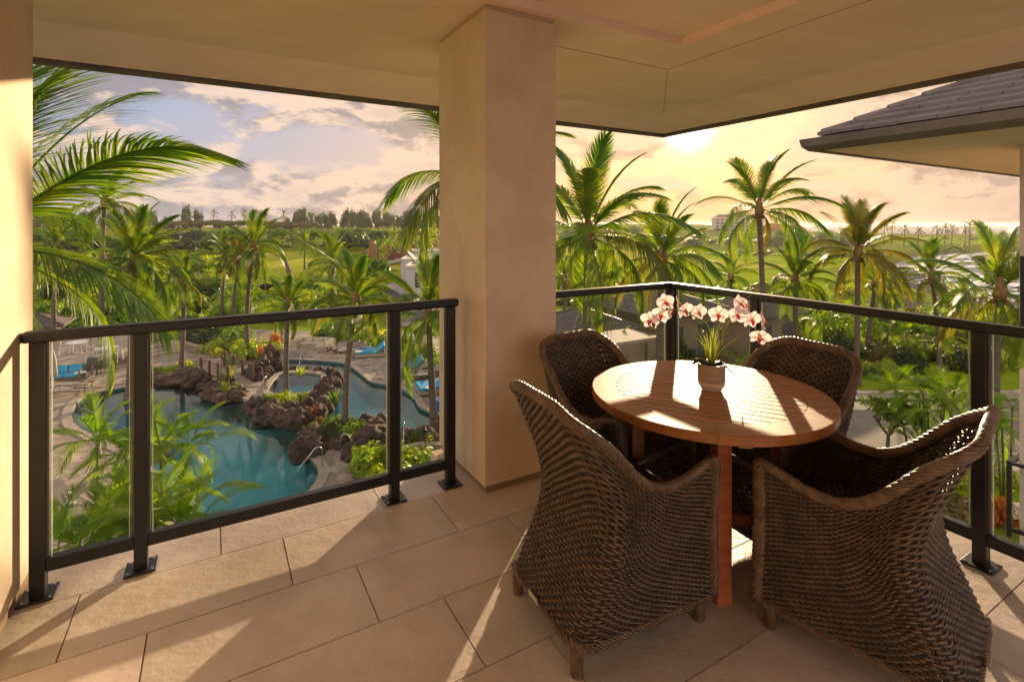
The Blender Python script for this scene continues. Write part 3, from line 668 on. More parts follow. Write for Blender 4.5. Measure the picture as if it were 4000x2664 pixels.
# ================================================================ POOL AND DECK
def smooth_poly(P, n=4):
    out = []; K = len(P)
    for i in range(K):
        p0, p1, p2, p3 = [Vector(P[(i + j - 1) % K]) for j in range(4)]
        for k in range(n):
            t = k / n; out.append(tuple(0.5 * ((2 * p1) + (p2 - p0) * t + (2 * p0 - 5 * p1 + 4 * p2 - p3) * t * t + (3 * p1 - p0 - 3 * p2 + p3) * t ** 3)))
    return out
pool_px = [(174, 925), (220, 903), (288, 889), (345, 876), (420, 878), (480, 872), (560, 866), (620, 838), (655, 827), (700, 827), (764, 831), (800, 838), (833, 862), (855, 878), (890, 884), (920, 892),
           (950, 910), (962, 931), (980, 943), (1013, 954), (1060, 975), (1060, 1010), (1000, 1012), (930, 1000), (880, 1005), (800, 1010), (725, 1020), (700, 1036), (722, 1060), (734, 1082), (726, 1110), (690, 1150),
           (600, 1230), (480, 1300), (420, 1280), (395, 1190), (370, 1110), (320, 1050), (230, 1010), (165, 972)]
POOL = smooth_poly([G(*p) for p in pool_px], 3)
def pool():
    WZ = GZ - 0.13
    tess = tessellate_polygon([[Vector((x, y, 0)) for x, y in DECK], [Vector((x, y, 0)) for x, y in POOL]])
    V = [(x, y, GZ) for x, y in DECK + POOL]
    d = MB().add(V, [tuple(t) for t in tess])
    n0 = len(DECK); n = len(POOL)
    me = d.mesh('pool_deck', M['mortar'])
    deck = link('pool_deck', me); tag(deck, kind='structure')
    # fix normals upward
    for p in me.polygons:
        if p.normal.z < 0: p.flip()
    w = MB(); V = [(x, y, GZ) for x, y in POOL] + [(x, y, GZ - 1.45) for x, y in POOL]
    w.add(V, [(i, (i + 1) % n, n + (i + 1) % n, n + i) for i in range(n)])
    w.build('pool_wall', M['basin'], deck)
    fl = MB().add([(x, y, GZ - 1.4) for x, y in POOL], [tuple(range(n))]).build('pool_basin', M['basin']); face_up(fl); tag(fl, kind='structure')
    wt = MB().add([(x, y, WZ) for x, y in POOL], [tuple(range(n))]).build('pool_water', M['water']); face_up(wt); tag(wt, kind='structure')
    # coping stones: one strip round the rim
    c = MB()
    Pv = [Vector(p) for p in POOL]; cen = Vector((-6, 25))
    def off(i, dd):
        t = (Pv[(i + 1) % n] - Pv[i - 1]).normalized(); nr = Vector((t.y, -t.x)); return Pv[i] + nr * dd
    sgn = 1
    A = sum(POOL[i][0] * POOL[(i + 1) % n][1] - POOL[(i + 1) % n][0] * POOL[i][1] for i in range(n))
    sgn = 1 if A > 0 else -1
    for i in range(n):
        j = (i + 1) % n
        a, b = off(i, -0.04 * sgn), off(j, -0.04 * sgn); a2, b2 = off(i, 0.34 * sgn), off(j, 0.34 * sgn)
        c.add([(*a, GZ + .03), (*b, GZ + .03), (*b2, GZ + .03), (*a2, GZ + .03), (*a, GZ - .03), (*b, GZ - .03), (*b2, GZ - .01), (*a2, GZ - .01)], [(0, 1, 2, 3), (0, 4, 5, 1), (2, 6, 7, 3)])
    c.build('coping', M['coping'], deck)
    wl = MB()
    for i in range(n):
        j = (i + 1) % n; a, b = off(i, -0.045 * sgn), off(j, -0.045 * sgn)
        wl.add([(*a, GZ - .02), (*b, GZ - .02), (*b, GZ - .35), (*a, GZ - .35)], [(0, 1, 2, 3)])
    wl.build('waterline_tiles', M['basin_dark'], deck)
    # broad steps at the shallow left end
    st = MB(); 
    for k in range(7):
        P = [G(150 + k * 3, 940 + k * 6), G(225, 905 + k * 8), G(340, 884 + k * 8), G(400, 882 + k * 7), G(400, 990), G(240, 1000), G(165, 972)]
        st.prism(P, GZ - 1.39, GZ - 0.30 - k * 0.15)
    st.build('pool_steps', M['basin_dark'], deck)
    # flagstones: irregular cells grown from a jittered grid
    rnd = random.Random(11); cs = 0.62; cells = []
    pts = {}
    x0, x1, y0, y1 = -31, 10, 8, 46
    nx, ny = int((x1 - x0) / cs), int((y1 - y0) / cs)
    for i in range(nx):
        for j in range(ny): pts[i, j] = (x0 + (i + .5 + rnd.uniform(-.38, .38)) * cs, y0 + (j + .5 + rnd.uniform(-.38, .38)) * cs)
    PX = np.array([pts[i, j][0] for i in range(nx) for j in range(ny)]); PY = np.array([pts[i, j][1] for i in range(nx) for j in range(ny)])
    ok = pip(DECK, PX, PY) & (pdist(DECK, PX, PY) > 0.3) & ~(pip(POOL, PX, PY)) & (pdist(POOL, PX, PY) > 0.62)
    ok = ok.reshape(nx, ny)
    for i in range(2, nx - 2):
        for j in range(2, ny - 2):
            if not ok[i, j]: continue
            cx_, cy_ = pts[i, j]
            if abs(cx_ / cy_) > 1.05: continue
            poly = [(cx_ - cs, cy_ - cs), (cx_ + cs, cy_ - cs), (cx_ + cs, cy_ + cs), (cx_ - cs, cy_ + cs)]
            for di in (-2, -1, 0, 1, 2):
                for dj in (-2, -1, 0, 1, 2):
                    if di == 0 and dj == 0: continue
                    qx, qy = pts[i + di, j + dj]; mx, my = (cx_ + qx) / 2, (cy_ + qy) / 2; nx_, ny_ = qx - cx_, qy - cy_
                    ln = math.hypot(nx_, ny_); nx_ /= ln; ny_ /= ln; mx -= nx_ * 0.018; my -= ny_ * 0.018
                    new = []; K = len(poly)
                    if K < 3: break
                    dd = [(p[0] - mx) * nx_ + (p[1] - my) * ny_ for p in poly]
                    if max(dd) <= 0: continue
                    for a in range(K):
                        b = (a + 1) % K
                        if dd[a] <= 0: new.append(poly[a])
                        if (dd[a] < 0) != (dd[b] < 0) and dd[a] != dd[b]:
                            t = dd[a] / (dd[a] - dd[b]); new.append((poly[a][0] + (poly[b][0] - poly[a][0]) * t, poly[a][1] + (poly[b][1] - poly[a][1]) * t))
                    poly = new
            if len(poly) >= 3: cells.append((math.hypot(cx_, cy_), poly))
    cells.sort(key=lambda c: c[0])
    # the nearest visible stones (right tip and left bank) as single pieces
    def vis(c):
        x = sum(p[0] for p in c[1]) / len(c[1]); y = sum(p[1] for p in c[1]) / len(c[1]); u = 1177 + x / y * F; v = 516 + 9 * F / y
        return (120 < u < 310 and 860 < v < 1300) or (300 < u < 1015 and 760 < v < 1170)
    nearc = [c for c in cells if vis(c)][:290]; ids = set(id(c) for c in nearc)
    for c in nearc: MB().prism(c[1], GZ - .005, GZ + rnd.uniform(.014, .022)).build('flagstone', M['flag'], deck)
    rest = MB()
    for m_, nm in enumerate(range(1)): pass
    for c in cells:
        if id(c) not in ids: rest.prism(c[1], GZ - .005, GZ + rnd.uniform(.014, .022))
    o = rest.build('flagstone_paving', M['flag_far'], deck); o['kind'] = 'stuff'
def flag_far():
    m = mat('flagstone_far', (0.30, 0.235, 0.175), 0.75); nt = m.node_tree; b = [n for n in nt.nodes if n.type == 'BSDF_PRINCIPLED'][0]
    g = [n for n in nt.nodes if n.type == 'NEW_GEOMETRY'][0]
    r = nt.nodes.new('ShaderNodeMix'); r.data_type = 'RGBA'; r.inputs[6].default_value = (0.22, 0.165, 0.12, 1); r.inputs[7].default_value = (0.44, 0.36, 0.27, 1)
    nt.links.new(g.outputs['Random Per Island'], r.inputs[0]); nt.links.new(r.outputs[2], b.inputs['Base Color']); return m
M['flag_far'] = flag_far()
pool()
# ================================================================ WICKER CHAIRS
def weave(P, nst, rows, q0, q1, per=4, amp=0.0045, thick=0.0034, fill=0.43, stake=0.0046, twin=True, n=4):
    """real strands woven over and under upright stakes on the surface P(q, t), q in [q0,q1], t in [0,1]"""
    K = nst * per + 1; T = (np.arange(rows) + 0.5) / rows
    q = np.linspace(q0, q1, K)
    G_ = np.array([[P(qq, tt) for qq in q] for tt in np.concatenate([T - 0.5 / rows, T, T + 0.5 / rows])]).reshape(3, rows, K, 3)
    C = G_[1]; up = (G_[2] - G_[0]); h = np.linalg.norm(up, axis=-1, keepdims=True); up = up / np.maximum(h, 1e-6)
    tg = np.gradient(C, axis=1); tg /= np.maximum(np.linalg.norm(tg, axis=-1, keepdims=True), 1e-9)
    nm = np.cross(tg, up); nm /= np.maximum(np.linalg.norm(nm, axis=-1, keepdims=True), 1e-9)
    ph = np.arange(K) / per; rowi = np.arange(rows)[:, None]
    off = amp * np.cos(pi * (ph[None, :] + rowi)); off = off[..., None]
    C2 = C + nm * off
    V = []
    for k in range(n):
        a = 2 * pi * k / n; V.append(C2 + up * (cos(a) * h * fill) + nm * (sin(a) * thick))
    V = np.stack(V, axis=2)  # rows,K,n,3
    idx = np.arange(rows * K * n).reshape(rows, K, n); r = np.roll(idx, -1, axis=2)
    Q = np.stack([idx[:, :-1], r[:, :-1], r[:, 1:], idx[:, 1:]], -1).reshape(-1, 4)
    V = V.reshape(-1, 3)
    # stakes
    m = 22; tt = np.linspace(0.005, 0.995, m); qs = q0 + (q1 - q0) * (np.arange(nst + 1)) / nst
    SV = []; 
    dq = (q1 - q0) / nst * 0.17
    for qq in qs:
        for e in ((-dq, dq) if twin else (0,)):
            c = np.array([P(min(max(qq + e, min(q0, q1)), max(q0, q1)), t) for t in tt])
            c2 = np.array([P(min(max(qq + e + 0.002, min(q0, q1)), max(q0, q1) + .002), t) for t in tt])
            u = np.gradient(c, axis=0); u /= np.linalg.norm(u, axis=-1, keepdims=True)
            s = c2 - c; s /= np.maximum(np.linalg.norm(s, axis=-1, keepdims=True), 1e-9); nn = np.cross(s, u)
            SV.append(np.stack([c + s * stake, c + nn * .0022, c - s * stake, c - nn * .0022], 1))
    SV = np.array(SV); ns = SV.shape[0]
    i2 = np.arange(ns * m * 4).reshape(ns, m, 4) + len(V); r2 = np.roll(i2, -1, axis=2)
    Q2 = np.stack([i2[:, :-1], r2[:, :-1], r2[:, 1:], i2[:, 1:]], -1).reshape(-1, 4)
    return np.concatenate([V, SV.reshape(-1, 3)]), np.concatenate([Q, Q2]), len(Q)
def woven(name, W, m1, parent):
    V, Q, n = W; me = np_mesh(name, V, Q, [m1, M['wicker_stake']], True)
    mi = np.zeros(len(Q), dtype=np.int32); mi[n:] = 1
    if len(me.polygons) == len(Q): me.polygons.foreach_set('material_index', mi)
    o = link(name, me, parent); o['kind'] = 'stuff'; return o
def braid(path, R, nst=5, rr=0.0085, pitch=0.055, n=5, wid=1.0):
    """strands plaited round a path of points"""
    P = [Vector(p) for p in path]; L = [0.0]
    for a, b in zip(P[:-1], P[1:]): L.append(L[-1] + (b - a).length)
    K = max(2, int(L[-1] / 0.006)); C = []; j = 0
    for i in range(K + 1):
        d = L[-1] * i / K
        while j < len(L) - 2 and L[j + 1] < d: j += 1
        t = (d - L[j]) / max(1e-9, L[j + 1] - L[j]); C.append(P[j].lerp(P[j + 1], t))
    mb = MB(); prev = None; fr = []
    for i, p in enumerate(C):
        t = (C[min(i + 1, K)] - C[max(i - 1, 0)]).normalized()
        x = (prev - t * prev.dot(t)) if prev is not None else t.cross(Vector((0.3, 0.1, 1)))
        x.normalize(); prev = x; fr.append((x, t.cross(x)))
    for s in range(nst):
        pts = []
        for i in range(0, K + 1, 2):
            d = L[-1] * i / K; a = 2 * pi * (d / (pitch * nst / 2.2) + s / nst); x, y = fr[i]
            pts.append(C[i] + x * cos(a) * R * wid + y * sin(a) * R)
        mb.tube(pts, rr, n)
    return mb
ZB = 0.100
dk = ([0.06, 0.20, 0.36, 0.46, 0.58, 0.72, 0.87], [0.318, 0.262, 0.188, 0.172, 0.195, 0.258, 0.325])
wk = ([0.06, 0.30, 0.45, 0.60, 0.75, 0.88], [0.250, 0.248, 0.256, 0.276, 0.268, 0.250])
zt = ([0.0, 0.17, 0.25, 0.30, 0.36, 0.43, 0.50, 0.60, 0.75, 0.90, 1.0], [0.872, 0.872, 0.858, 0.828, 0.755, 0.650, 0.598, 0.570, 0.578, 0.610, 0.630])
f1, f2 = 0.25, 0.10; YF = 0.30
dx_ = np.linspace(0.05, 0.90, 200); dT = np.interp(dx_, *dk); wT = np.interp(dx_, *wk)
ker = np.ones(25) / 25; dT = np.convolve(np.pad(dT, 12, mode='edge'), ker, 'valid'); wT = np.convolve(np.pad(wT, 12, mode='edge'), ker, 'valid')
zx = np.linspace(0, 1, 200); zT = np.convolve(np.pad(np.interp(zx, *zt), 4, mode='edge'), np.ones(9) / 9, 'valid')
def chair_P(q, t):
    s = abs(q); ztop = float(np.interp(s, zx, zT)); z = ZB + 0.47 * t + (ztop - ZB - 0.47) * t ** 1.25
    d = float(np.interp(z, dx_, dT)); w = float(np.interp(z, dx_, wT)); r = 0.07
    if s < f1: x = (w - r) * s / f1; y = -d
    elif s < f1 + f2: th = (s - f1) / f2 * pi / 2; x = w - r + r * sin(th); y = -d + r - r * cos(th)
    else: x = w; y = -d + r + (YF + d - r) * (s - f1 - f2) / (1 - f1 - f2)
    y += 0.02 * max(0, s - 0.6) * 2.5 * (t - 0.2) * -1
    return (x * (1 if q >= 0 else -1), y, z)
def make_chair():
    t = empty('wicker_chair')
    woven('woven_shell', weave(chair_P, 74, 58, -1, 1, amp=0.0042, fill=(0.49 + 0.15 * np.linspace(0, 1, 58) ** 2)[:, None, None], thick=0.0038, stake=0.0060), M['wicker'], t)
    def seat(q, s): return (q * 0.240, -0.145 + 0.435 * s, 0.415 + 0.006 * cos(q * 1.5) - 0.01 * s)
    woven('seat', weave(seat, 15, 34, -1, 1, twin=False, fill=0.6), M['wicker_dark'], t)
    def apron(q, s): return (q * 0.248, YF - 0.012, ZB + (0.405 - ZB) * s)
    woven('front_apron', weave(apron, 17, 26, -1, 1, fill=0.62), M['wicker'], t)
    MB().tube([(-.255, YF - .012, .415), (.255, YF - .012, .415)], 0.014, 8).build('seat_edge', M['wicker_rim'], t, smooth=True)
    rim = [chair_P(-1, i / 14) for i in range(14)] + [chair_P(-1 + 2 * i / 120, 1.0) for i in range(121)] + [chair_P(1, 1 - i / 14) for i in range(1, 15)]
    b = braid(rim, 0.0095, 6, 0.0098, 0.05, 6, 1.5); o = b.build('braided_rim', M['wicker_rim'], t, smooth=True); o['kind'] = 'stuff'
    bot = [chair_P(-1 + 2 * i / 80, 0.0) for i in range(81)]
    b = braid(bot + [(0.245, YF - .01, ZB), (-.245, YF - .01, ZB)], 0.009, 4, 0.0065, 0.04, 4); o = b.build('bottom_border', M['wicker_rim'], t, smooth=True); o['kind'] = 'stuff'
    for sx in (-1, 1):
        for sy in (-1, 1):
            pr = []
            for k in range(15): pr.append((0.0225 + (0.003 if k % 2 else 0) - 0.004 * (1 - k / 14), 0.0 + k * 0.0085))
            y = 0.268 if sy > 0 else -0.285
            MB().lathe(pr, (sx * 0.215, y, 0), 14).build('leg', M['wicker_rim'], t, smooth=True)
    MB().box((-0.02, -0.322, 0.122), (0.062, 0.004, 0.024), rx=0.2).build('maker_plate', M['tag'], t)
    return t
CH0 = make_chair()
def fr(x, y): return atan2(-x, y)   # yaw that turns +Y to (x, y)
chairs = [((0.375, 2.035), (0.895, 0.446), 'brown wicker armchair with its back to the column side, front left of the teak table'),
          ((0.52, 2.665), (0.60, -0.80), 'brown wicker armchair standing against the stucco column behind the table'),
          ((1.285, 2.54), (-0.90, -0.44), 'brown wicker armchair behind the table, its back against the long railing'),
          ((1.304, 1.876), (-0.685, 0.729), 'nearest brown wicker armchair at lower right, seen from its side and back')]
for i, (p, f, lab) in enumerate(chairs):
    c = CH0 if i == 0 else copy_tree(CH0)
    c.location = (p[0], p[1], 0); c.rotation_euler = (0, 0, fr(*f)); tag(c, lab, 'chair', 'wicker armchairs round the teak table')

# ================================================================ TABLE
def table():
    t = empty('dining_table', (0.893, 2.368, 0), 0, 'round teak table with slatted top standing between four wicker chairs', 'table')
    R, ri, zt_, th = 0.520, 0.405, 0.74, 0.040
    a0 = atan2(-0.466, 0.885)
    for k in range(8):
        m = MB(); n = 10; A = [a0 + 0.2 + (k + i / n) * pi / 4 for i in range(n + 1)]; A[0] += 0.0012; A[-1] -= 0.0012; V = []
        for a in A:
            for r, z in ((R - .004, zt_), (ri, zt_), (ri, zt_ - th), (R - .004, zt_ - th), (R, zt_ - th + .004), (R, zt_ - .004)): V.append((r * cos(a), r * sin(a), z))
        Fc = [(i * 6 + j, (i + 1) * 6 + j, (i + 1) * 6 + (j + 1) % 6, i * 6 + (j + 1) % 6) for i in range(n) for j in range(6)] + [(0, 1, 2, 3, 4, 5), tuple(range(n * 6, n * 6 + 6))[::-1]]
        o = m.add(V, Fc).build('rim_segment', [M['teak_top'], M['teak']], t)
        for p in o.data.polygons: p.material_index = 0 if abs(p.normal.z) > 0.9 else 1
    ns = 15; w = 2 * (ri - 0.003) / ns; rr = ri - 0.003
    for k in range(ns):
        y0 = -rr + k * w + 0.004; y1 = y0 + w - 0.008; m = MB(); top = []
        n = 8
        P = []
        for i in range(n + 1):
            y = y0 + (y1 - y0) * i / n; P.append((sqrt(max(rr * rr - y * y, 1e-6)), y))
        poly = P + [(-x, y) for x, y in P[::-1]]
        m.prism(poly, zt_ - 0.022, zt_ - 0.0005); m.xf(Matrix.Rotation(a0, 4, 'Z'))
        m.build('slat', M['teak_top'], t)
    fm = MB()
    for a in (a0 + pi / 2 - 0.42, a0 + pi / 2 + 0.42): fm.bar((-R * .9 * cos(a), -R * .9 * sin(a), zt_ - .052), (R * .9 * cos(a), R * .9 * sin(a), zt_ - .052), 0.05, 0.028)
    fm.bar((-.42 * cos(a0), -.42 * sin(a0), zt_ - .052), (.42 * cos(a0), .42 * sin(a0), zt_ - .052), 0.14, 0.02)
    fm.build('under_frame', M['teak'], t)
    d1 = Vector((-0.06, -0.31, 0))
    L4 = [d1, Vector((0.31, -0.06, 0)), -d1, Vector((-0.31, 0.06, 0))]
    for d in L4:
        rz = atan2(d1.y, d1.x) + 0.35
        bevel(MB().box((d.x, d.y, 0.35), (0.062, 0.062, 0.70), rz=rz).build('leg', M['teak'], t), 0.004)
    for a, b in ((L4[0], L4[2]), (L4[1], L4[3])):
        z = 0.17 if a is L4[0] else 0.168
        bevel(MB().bar((a.x, a.y, z), (b.x, b.y, z), 0.04, 0.055 if a is L4[0] else 0.050).build('stretcher', M['teak'], t), 0.003)
table()

# ================================================================ ORCHID
def orchid():
    bx, by, bz = 0.917, 2.372, 0.741
    t = empty('potted_orchid', (bx, by, bz), 0, 'white and magenta orchid in a small beige ceramic pot on the teak table', 'potted plant')
    MB().lathe([(0.041, 0.0), (0.046, 0.004), (0.047, 0.012), (0.058, 0.024), (0.0590, 0.042)], n=32).build('pot_base', M['pot_base'], t, smooth=True)
    MB().lathe([(0.0592, 0.0421), (0.0596, 0.046), (0.0600, 0.120), (0.0598, 0.1225), (0.0565, 0.1225), (0.0555, 0.119), (0.055, 0.108)], n=32).build('pot', M['pot'], t, smooth=True)
    MB().lathe([(0.001, 0.108), (0.0549, 0.1075), (0.0549, 0.109), (0.001, 0.112)], n=20).build('soil', M['soil'], t)
    rnd = random.Random(5)
    k = 2.366 / F
    def loc(zx_, zy_, dy=0.0):   # surveyed from the photograph at the pot's distance
        u = (2000 + zx_ / 1.96) * 0.5885; v = (1100 + zy_ / 1.96) * 0.5885
        return Vector(((u - 1177) * k - bx, dy, EYE - (v - 516) * k - bz))
    def spline(pts, n=8):
        P = [Vector(p) for p in pts]; P = [P[0] * 2 - P[1]] + P + [P[-1] * 2 - P[-2]]; out = []
        for i in range(1, len(P) - 2):
            for j in range(n):
                s = j / n; p0, p1, p2, p3 = P[i - 1:i + 3]
                out.append(0.5 * ((2 * p1) + (p2 - p0) * s + (2 * p0 - 5 * p1 + 4 * p2 - p3) * s * s + (3 * p1 - p0 - 3 * p2 + p3) * s ** 3))
        out.append(P[-2]); return out
    s1 = spline([(0.0, 0, .11), loc(1535, 470), loc(1500, 330), loc(1400, 270, -.02), loc(1280, 215, -.03), loc(1160, 220, -.02), loc(1080, 290, 0), loc(1085, 360, .01), loc(1050, 420, .01)])
    s2 = spline([(0.01, 0, .11), loc(1600, 480), loc(1620, 350), loc(1680, 290, .0), loc(1780, 240, .02), loc(1860, 300, .03), loc(1900, 400, .02), loc(1980, 510, .01)])
    s3 = spline([(0.0, .01, .11), loc(1560, 480, .02), loc(1650, 230, .03), loc(1600, 140, .03), loc(1500, 115, .03)], 6)
    s4 = spline([(0.01, .0, .11), loc(1610, 450, .01), loc(1700, 230, -.01), loc(1780, 140, -.01), loc(1905, 45, -.01)], 6)
    for s in (s1, s2):
        n = len(s); MB().tube(s, [0.0034 - 0.0018 * i / n for i in range(n)], 6).build('flower_stem', M['stem'], t, smooth=True)
    for s in (s3, s4): n = len(s); MB().tube(s, [0.003 - 0.0022 * i / n for i in range(n)], 5, sq=0.5).build('aerial_blade', M['blade'], t, smooth=True)
    for s, col in ((loc(1470, 380), 0), (loc(1605, 360), 0)):
        MB().tube([(s.x * .9, 0, .1), s], 0.0022, 5).build('support_stick', M['bud'], t)
    # thin arching blades
    for i in range(34):
        a = rnd.uniform(0, 2 * pi); ln = rnd.uniform(0.09, 0.19); lean = rnd.uniform(0.15, 0.75); m = MB(); V = []; n = 6
        w = rnd.uniform(.003, .005)
        for j in range(n + 1):
            s = j / n; r = 0.012 + ln * lean * s ** 1.6; z = 0.11 + ln * (s - 0.25 * lean * s * s); ww = w * (1 - s) ** .6 + .0003
            c = Vector((r * cos(a), r * sin(a) * .7, z)); sd = Vector((-sin(a), cos(a), 0)) * ww; V += [c - sd, c + Vector((0, 0, -.001)), c + sd]
        Fc = []
        for j in range(n): Fc += [(j * 3, j * 3 + 1, j * 3 + 4, j * 3 + 3), (j * 3 + 1, j * 3 + 2, j * 3 + 5, j * 3 + 4)]
        m.add(V, Fc).build('grass_blade', M['blade'], t, smooth=True)
    # broad basal leaves
    for a, ln, w, up in ((pi * 1.02, .085, .024, .35), (-0.15, .10, .028, .10), (0.7, .08, .02, .3), (2.5, .07, .02, .45), (-1.9, .05, .017, .5)):
        V = []; n = 8; m = MB()
        for j in range(n + 1):
            s = j / n; r = 0.01 + ln * s; z = 0.112 + ln * up * 1.6 * s - ln * .9 * s ** 2.4 * (1 - up); ww = w * sin(pi * min(1, .12 + s * .88)) ** .7 + .0005
            c = Vector((r * cos(a), r * sin(a), z)); sd = Vector((-sin(a), cos(a), 0)) * ww; V += [c - sd + Vector((0, 0, ww * .35)), c, c + sd + Vector((0, 0, ww * .35))]
        Fc = []
        for j in range(n): Fc += [(j * 3, j * 3 + 1, j * 3 + 4, j * 3 + 3), (j * 3 + 1, j * 3 + 2, j * 3 + 5, j * 3 + 4)]
        m.add(V, Fc).build('broad_leaf', M['orchid_leaf'], t, smooth=True)
    # flower meshes, facing -Y
    def petal(L_, W, cup=0.25, twist=0):
        m = MB(); V = []; n = 6; c = 5
        for j in range(n + 1):
            s = j / n; ww = W * (sin(pi * min(1, s * .88 + .06)) ** .75)
            for i in range(c):
                x = (i / (c - 1) - .5) * 2; V.append((x * ww, -0.002 - cup * L_ * (s * s * .5) + abs(x) * ww * .25 + .0015 * sin(9 * s + 4 * x), s * L_))
        Fc = [(j * c + i, j * c + i + 1, (j + 1) * c + i + 1, (j + 1) * c + i) for j in range(n) for i in range(c - 1)]
        m.add(V, Fc); return m.mesh('petal', M['petal'], True)
    pA = petal(0.040, 0.0215, .12); pB = petal(0.037, 0.0135, .15)
    lm = MB(); V = []
    for j in range(6):
        s = j / 5
        for i in range(5):
            x = (i / 4 - .5) * 2; ww = [.004, .011, .012, .007, .0075, .002][j]; V.append((x * ww, -.004 - .020 * s - (.008 * (1 - abs(x)) if j in (1, 2) else 0), -.002 - .020 * s + abs(x) * .006 * (1 - s)))
    lm.add(V, [(j * 5 + i, j * 5 + i + 1, (j + 1) * 5 + i + 1, (j + 1) * 5 + i) for j in range(5) for i in range(4)])
    lip = lm.mesh('lip', M['lip'], True)
    cc = MB().tube([(0, .002, .002), (0, -.008, .003), (0, -.013, -.001)], [.0035, .0042, .002], 6).mesh('column_tip', M['yellow'], True)
    fls = [(1065, 300, -35, 10), (1165, 155, 10, -10), (1145, 255, -15, 15), (1210, 215, 60, 0), (1268, 170, 70, -10), (1325, 220, 25, 20), (1430, 235, 20, 10), (1590, 255, -15, 10), (1700, 245, 0, 0), (1745, 175, 30, -15),
           (1790, 190, 60, -25), (1835, 290, 15, 20), (1905, 300, 70, -10), (1900, 425, -10, 35)]
    for i, (zx_, zy_, yaw, tilt) in enumerate(fls):
        c = loc(zx_, zy_, -0.02 + rnd.uniform(-.02, .03)); f = bpy.data.objects.new('flower', None); COL.objects.link(f); f.parent = t; f.location = c; f.empty_display_size = .02
        f.rotation_euler = (radians(tilt), radians(rnd.uniform(-15, 15)), radians(yaw)); s = rnd.uniform(1.05, 1.25); f.scale = (s, s, s)
        for me, ang, y in ((pB, 0, .001), (pA, 78, -.001), (pA, -78, -.001), (pB, 142, .002), (pB, -142, .002)): link('petal', me, f, (0, y, 0), (0, radians(ang), 0))
        link('lip', lip, f, scale=(.78, .78, .78)); link('column_tip', cc, f)
    for s, i0 in ((s1, [-2, -6, -9, -12]), (s2, [-2, -6, -9])):
        for q, i in enumerate(i0):
            p = s[i]; r = .004 + .0018 * q; MB().lathe([(.001, -r * 1.3), (r * .8, -r * .7), (r, 0), (r * .7, r * .9), (.001, r * 1.3)], (p.x + .004, p.y - .004, p.z), 8).build('bud', M['bud'] if q % 2 else M['stem'], t, smooth=True)
orchid()
# ================================================================ VEGETATION
def frond_mesh(name, m_, L_=4.0, nl=62, leaf=0.75, w=0.045, droop=1.2, hang=0.6, seed=0, segs=3, rach=0.035, bend=0.0, fold=0.35, ragged=0.12, start=0.16):
    """one feather palm leaf along +X: a curved midrib with two rows of folded leaflets"""
    r = random.Random(seed); V = []; Q = []
    def mid(s):
        return Vector((L_ * (s - 0.16 * droop * s * s * s), bend * L_ * s * s, L_ * (-0.5 * droop * s * s * s * 0.8 - 0.06 * droop * s)))
    def addq(a, b, c, d): Q.append((a, b, c, d))
    n = 14; base = 0
    for i in range(n + 1):
        s = i / n; p = mid(s); rr = rach * (1 - s) ** 0.7 * (1.6 if i == 0 else 1) + 0.004
        for a in (0.5, 2.6, 4.7): V.append((p.x, p.y + cos(a) * rr, p.z + sin(a) * rr * 0.7))
    for i in range(n):
        for k in range(3): addq(i * 3 + k, i * 3 + (k + 1) % 3, (i + 1) * 3 + (k + 1) % 3, (i + 1) * 3 + k)
    for i in range(nl):
        s = start + (1 - start) * (i + 0.5) / nl; p = mid(s); t = (mid(min(1, s + .01)) - mid(s - .01)).normalized()
        env = (sin(pi * (0.12 + 0.80 * (s - start) / (1 - start)))) ** 0.6
        ang = 1.15 - 0.75 * s
        for sd in (-1, 1):
            if r.random() < ragged * 0.5: continue
            ll = leaf * env * r.uniform(1 - ragged, 1.06); a = ang + r.uniform(-.09, .09); side = Vector((-t.y, t.x, 0)).normalized() * sd
            upv = Vector((0, 0, 1)); d0 = (t * cos(a) + side * sin(a) * cos(fold) + upv * sin(fold) * sin(a) * 0.6).normalized()
            h = hang * r.uniform(.7, 1.3); pts = []
            for k in range(segs + 1):
                q = k / segs; pts.append(p + d0 * ll * q * (1 - 0.15 * h * q) + Vector((0, 0, -ll * h * q * q * 0.8)))
            wv = (d0.cross(upv)).normalized(); wv = (wv * 0.75 + upv * 0.5 * sd * (1 if wv.dot(t) > 0 else -1)).normalized()
            b0 = len(V)
            for k, pp in enumerate(pts):
                q = k / segs; ww = w * 0.5 * (0.75 + 0.9 * q - 1.6 * q * q) if k < segs else 0.002
                V.append(tuple(pp - wv * ww)); V.append(tuple(pp + wv * ww))
            for k in range(segs): addq(b0 + 2 * k, b0 + 2 * k + 1, b0 + 2 * k + 3, b0 + 2 * k + 2)
    return np_mesh(name, V, Q, m_, False)
FR = {}
for key, mt in (('g', 'frond'), ('y', 'frond_gold')):
    FR[key] = [frond_mesh('frond', M[mt], 3.7, 84, 0.92, 0.050, 0.45, 0.30, 1, fold=0.5),
               frond_mesh('frond', M[mt], 3.9, 86, 0.98, 0.050, 0.8, 0.6, 2, bend=0.06),
               frond_mesh('frond', M[mt], 3.8, 84, 1.0, 0.050, 1.15, 0.9, 3, bend=-0.07, fold=0.1, ragged=.22),
               frond_mesh('frond', M[mt], 3.4, 70, .95, 0.050, 1.5, 1.2, 4, fold=-0.2, ragged=.3)]
FR['far'] = [frond_mesh('frond', M['frond_far'], 3.7, 22, 0.85, 0.15, 0.6, 0.4, 5, segs=2, ragged=.1), frond_mesh('frond', M['frond_far'], 3.8, 22, 0.9, 0.15, 1.2, 0.9, 6, segs=2), frond_mesh('frond', M['frond_far'], 3.6, 20, 0.9, 0.15, 1.7, 1.4, 7, segs=2)]
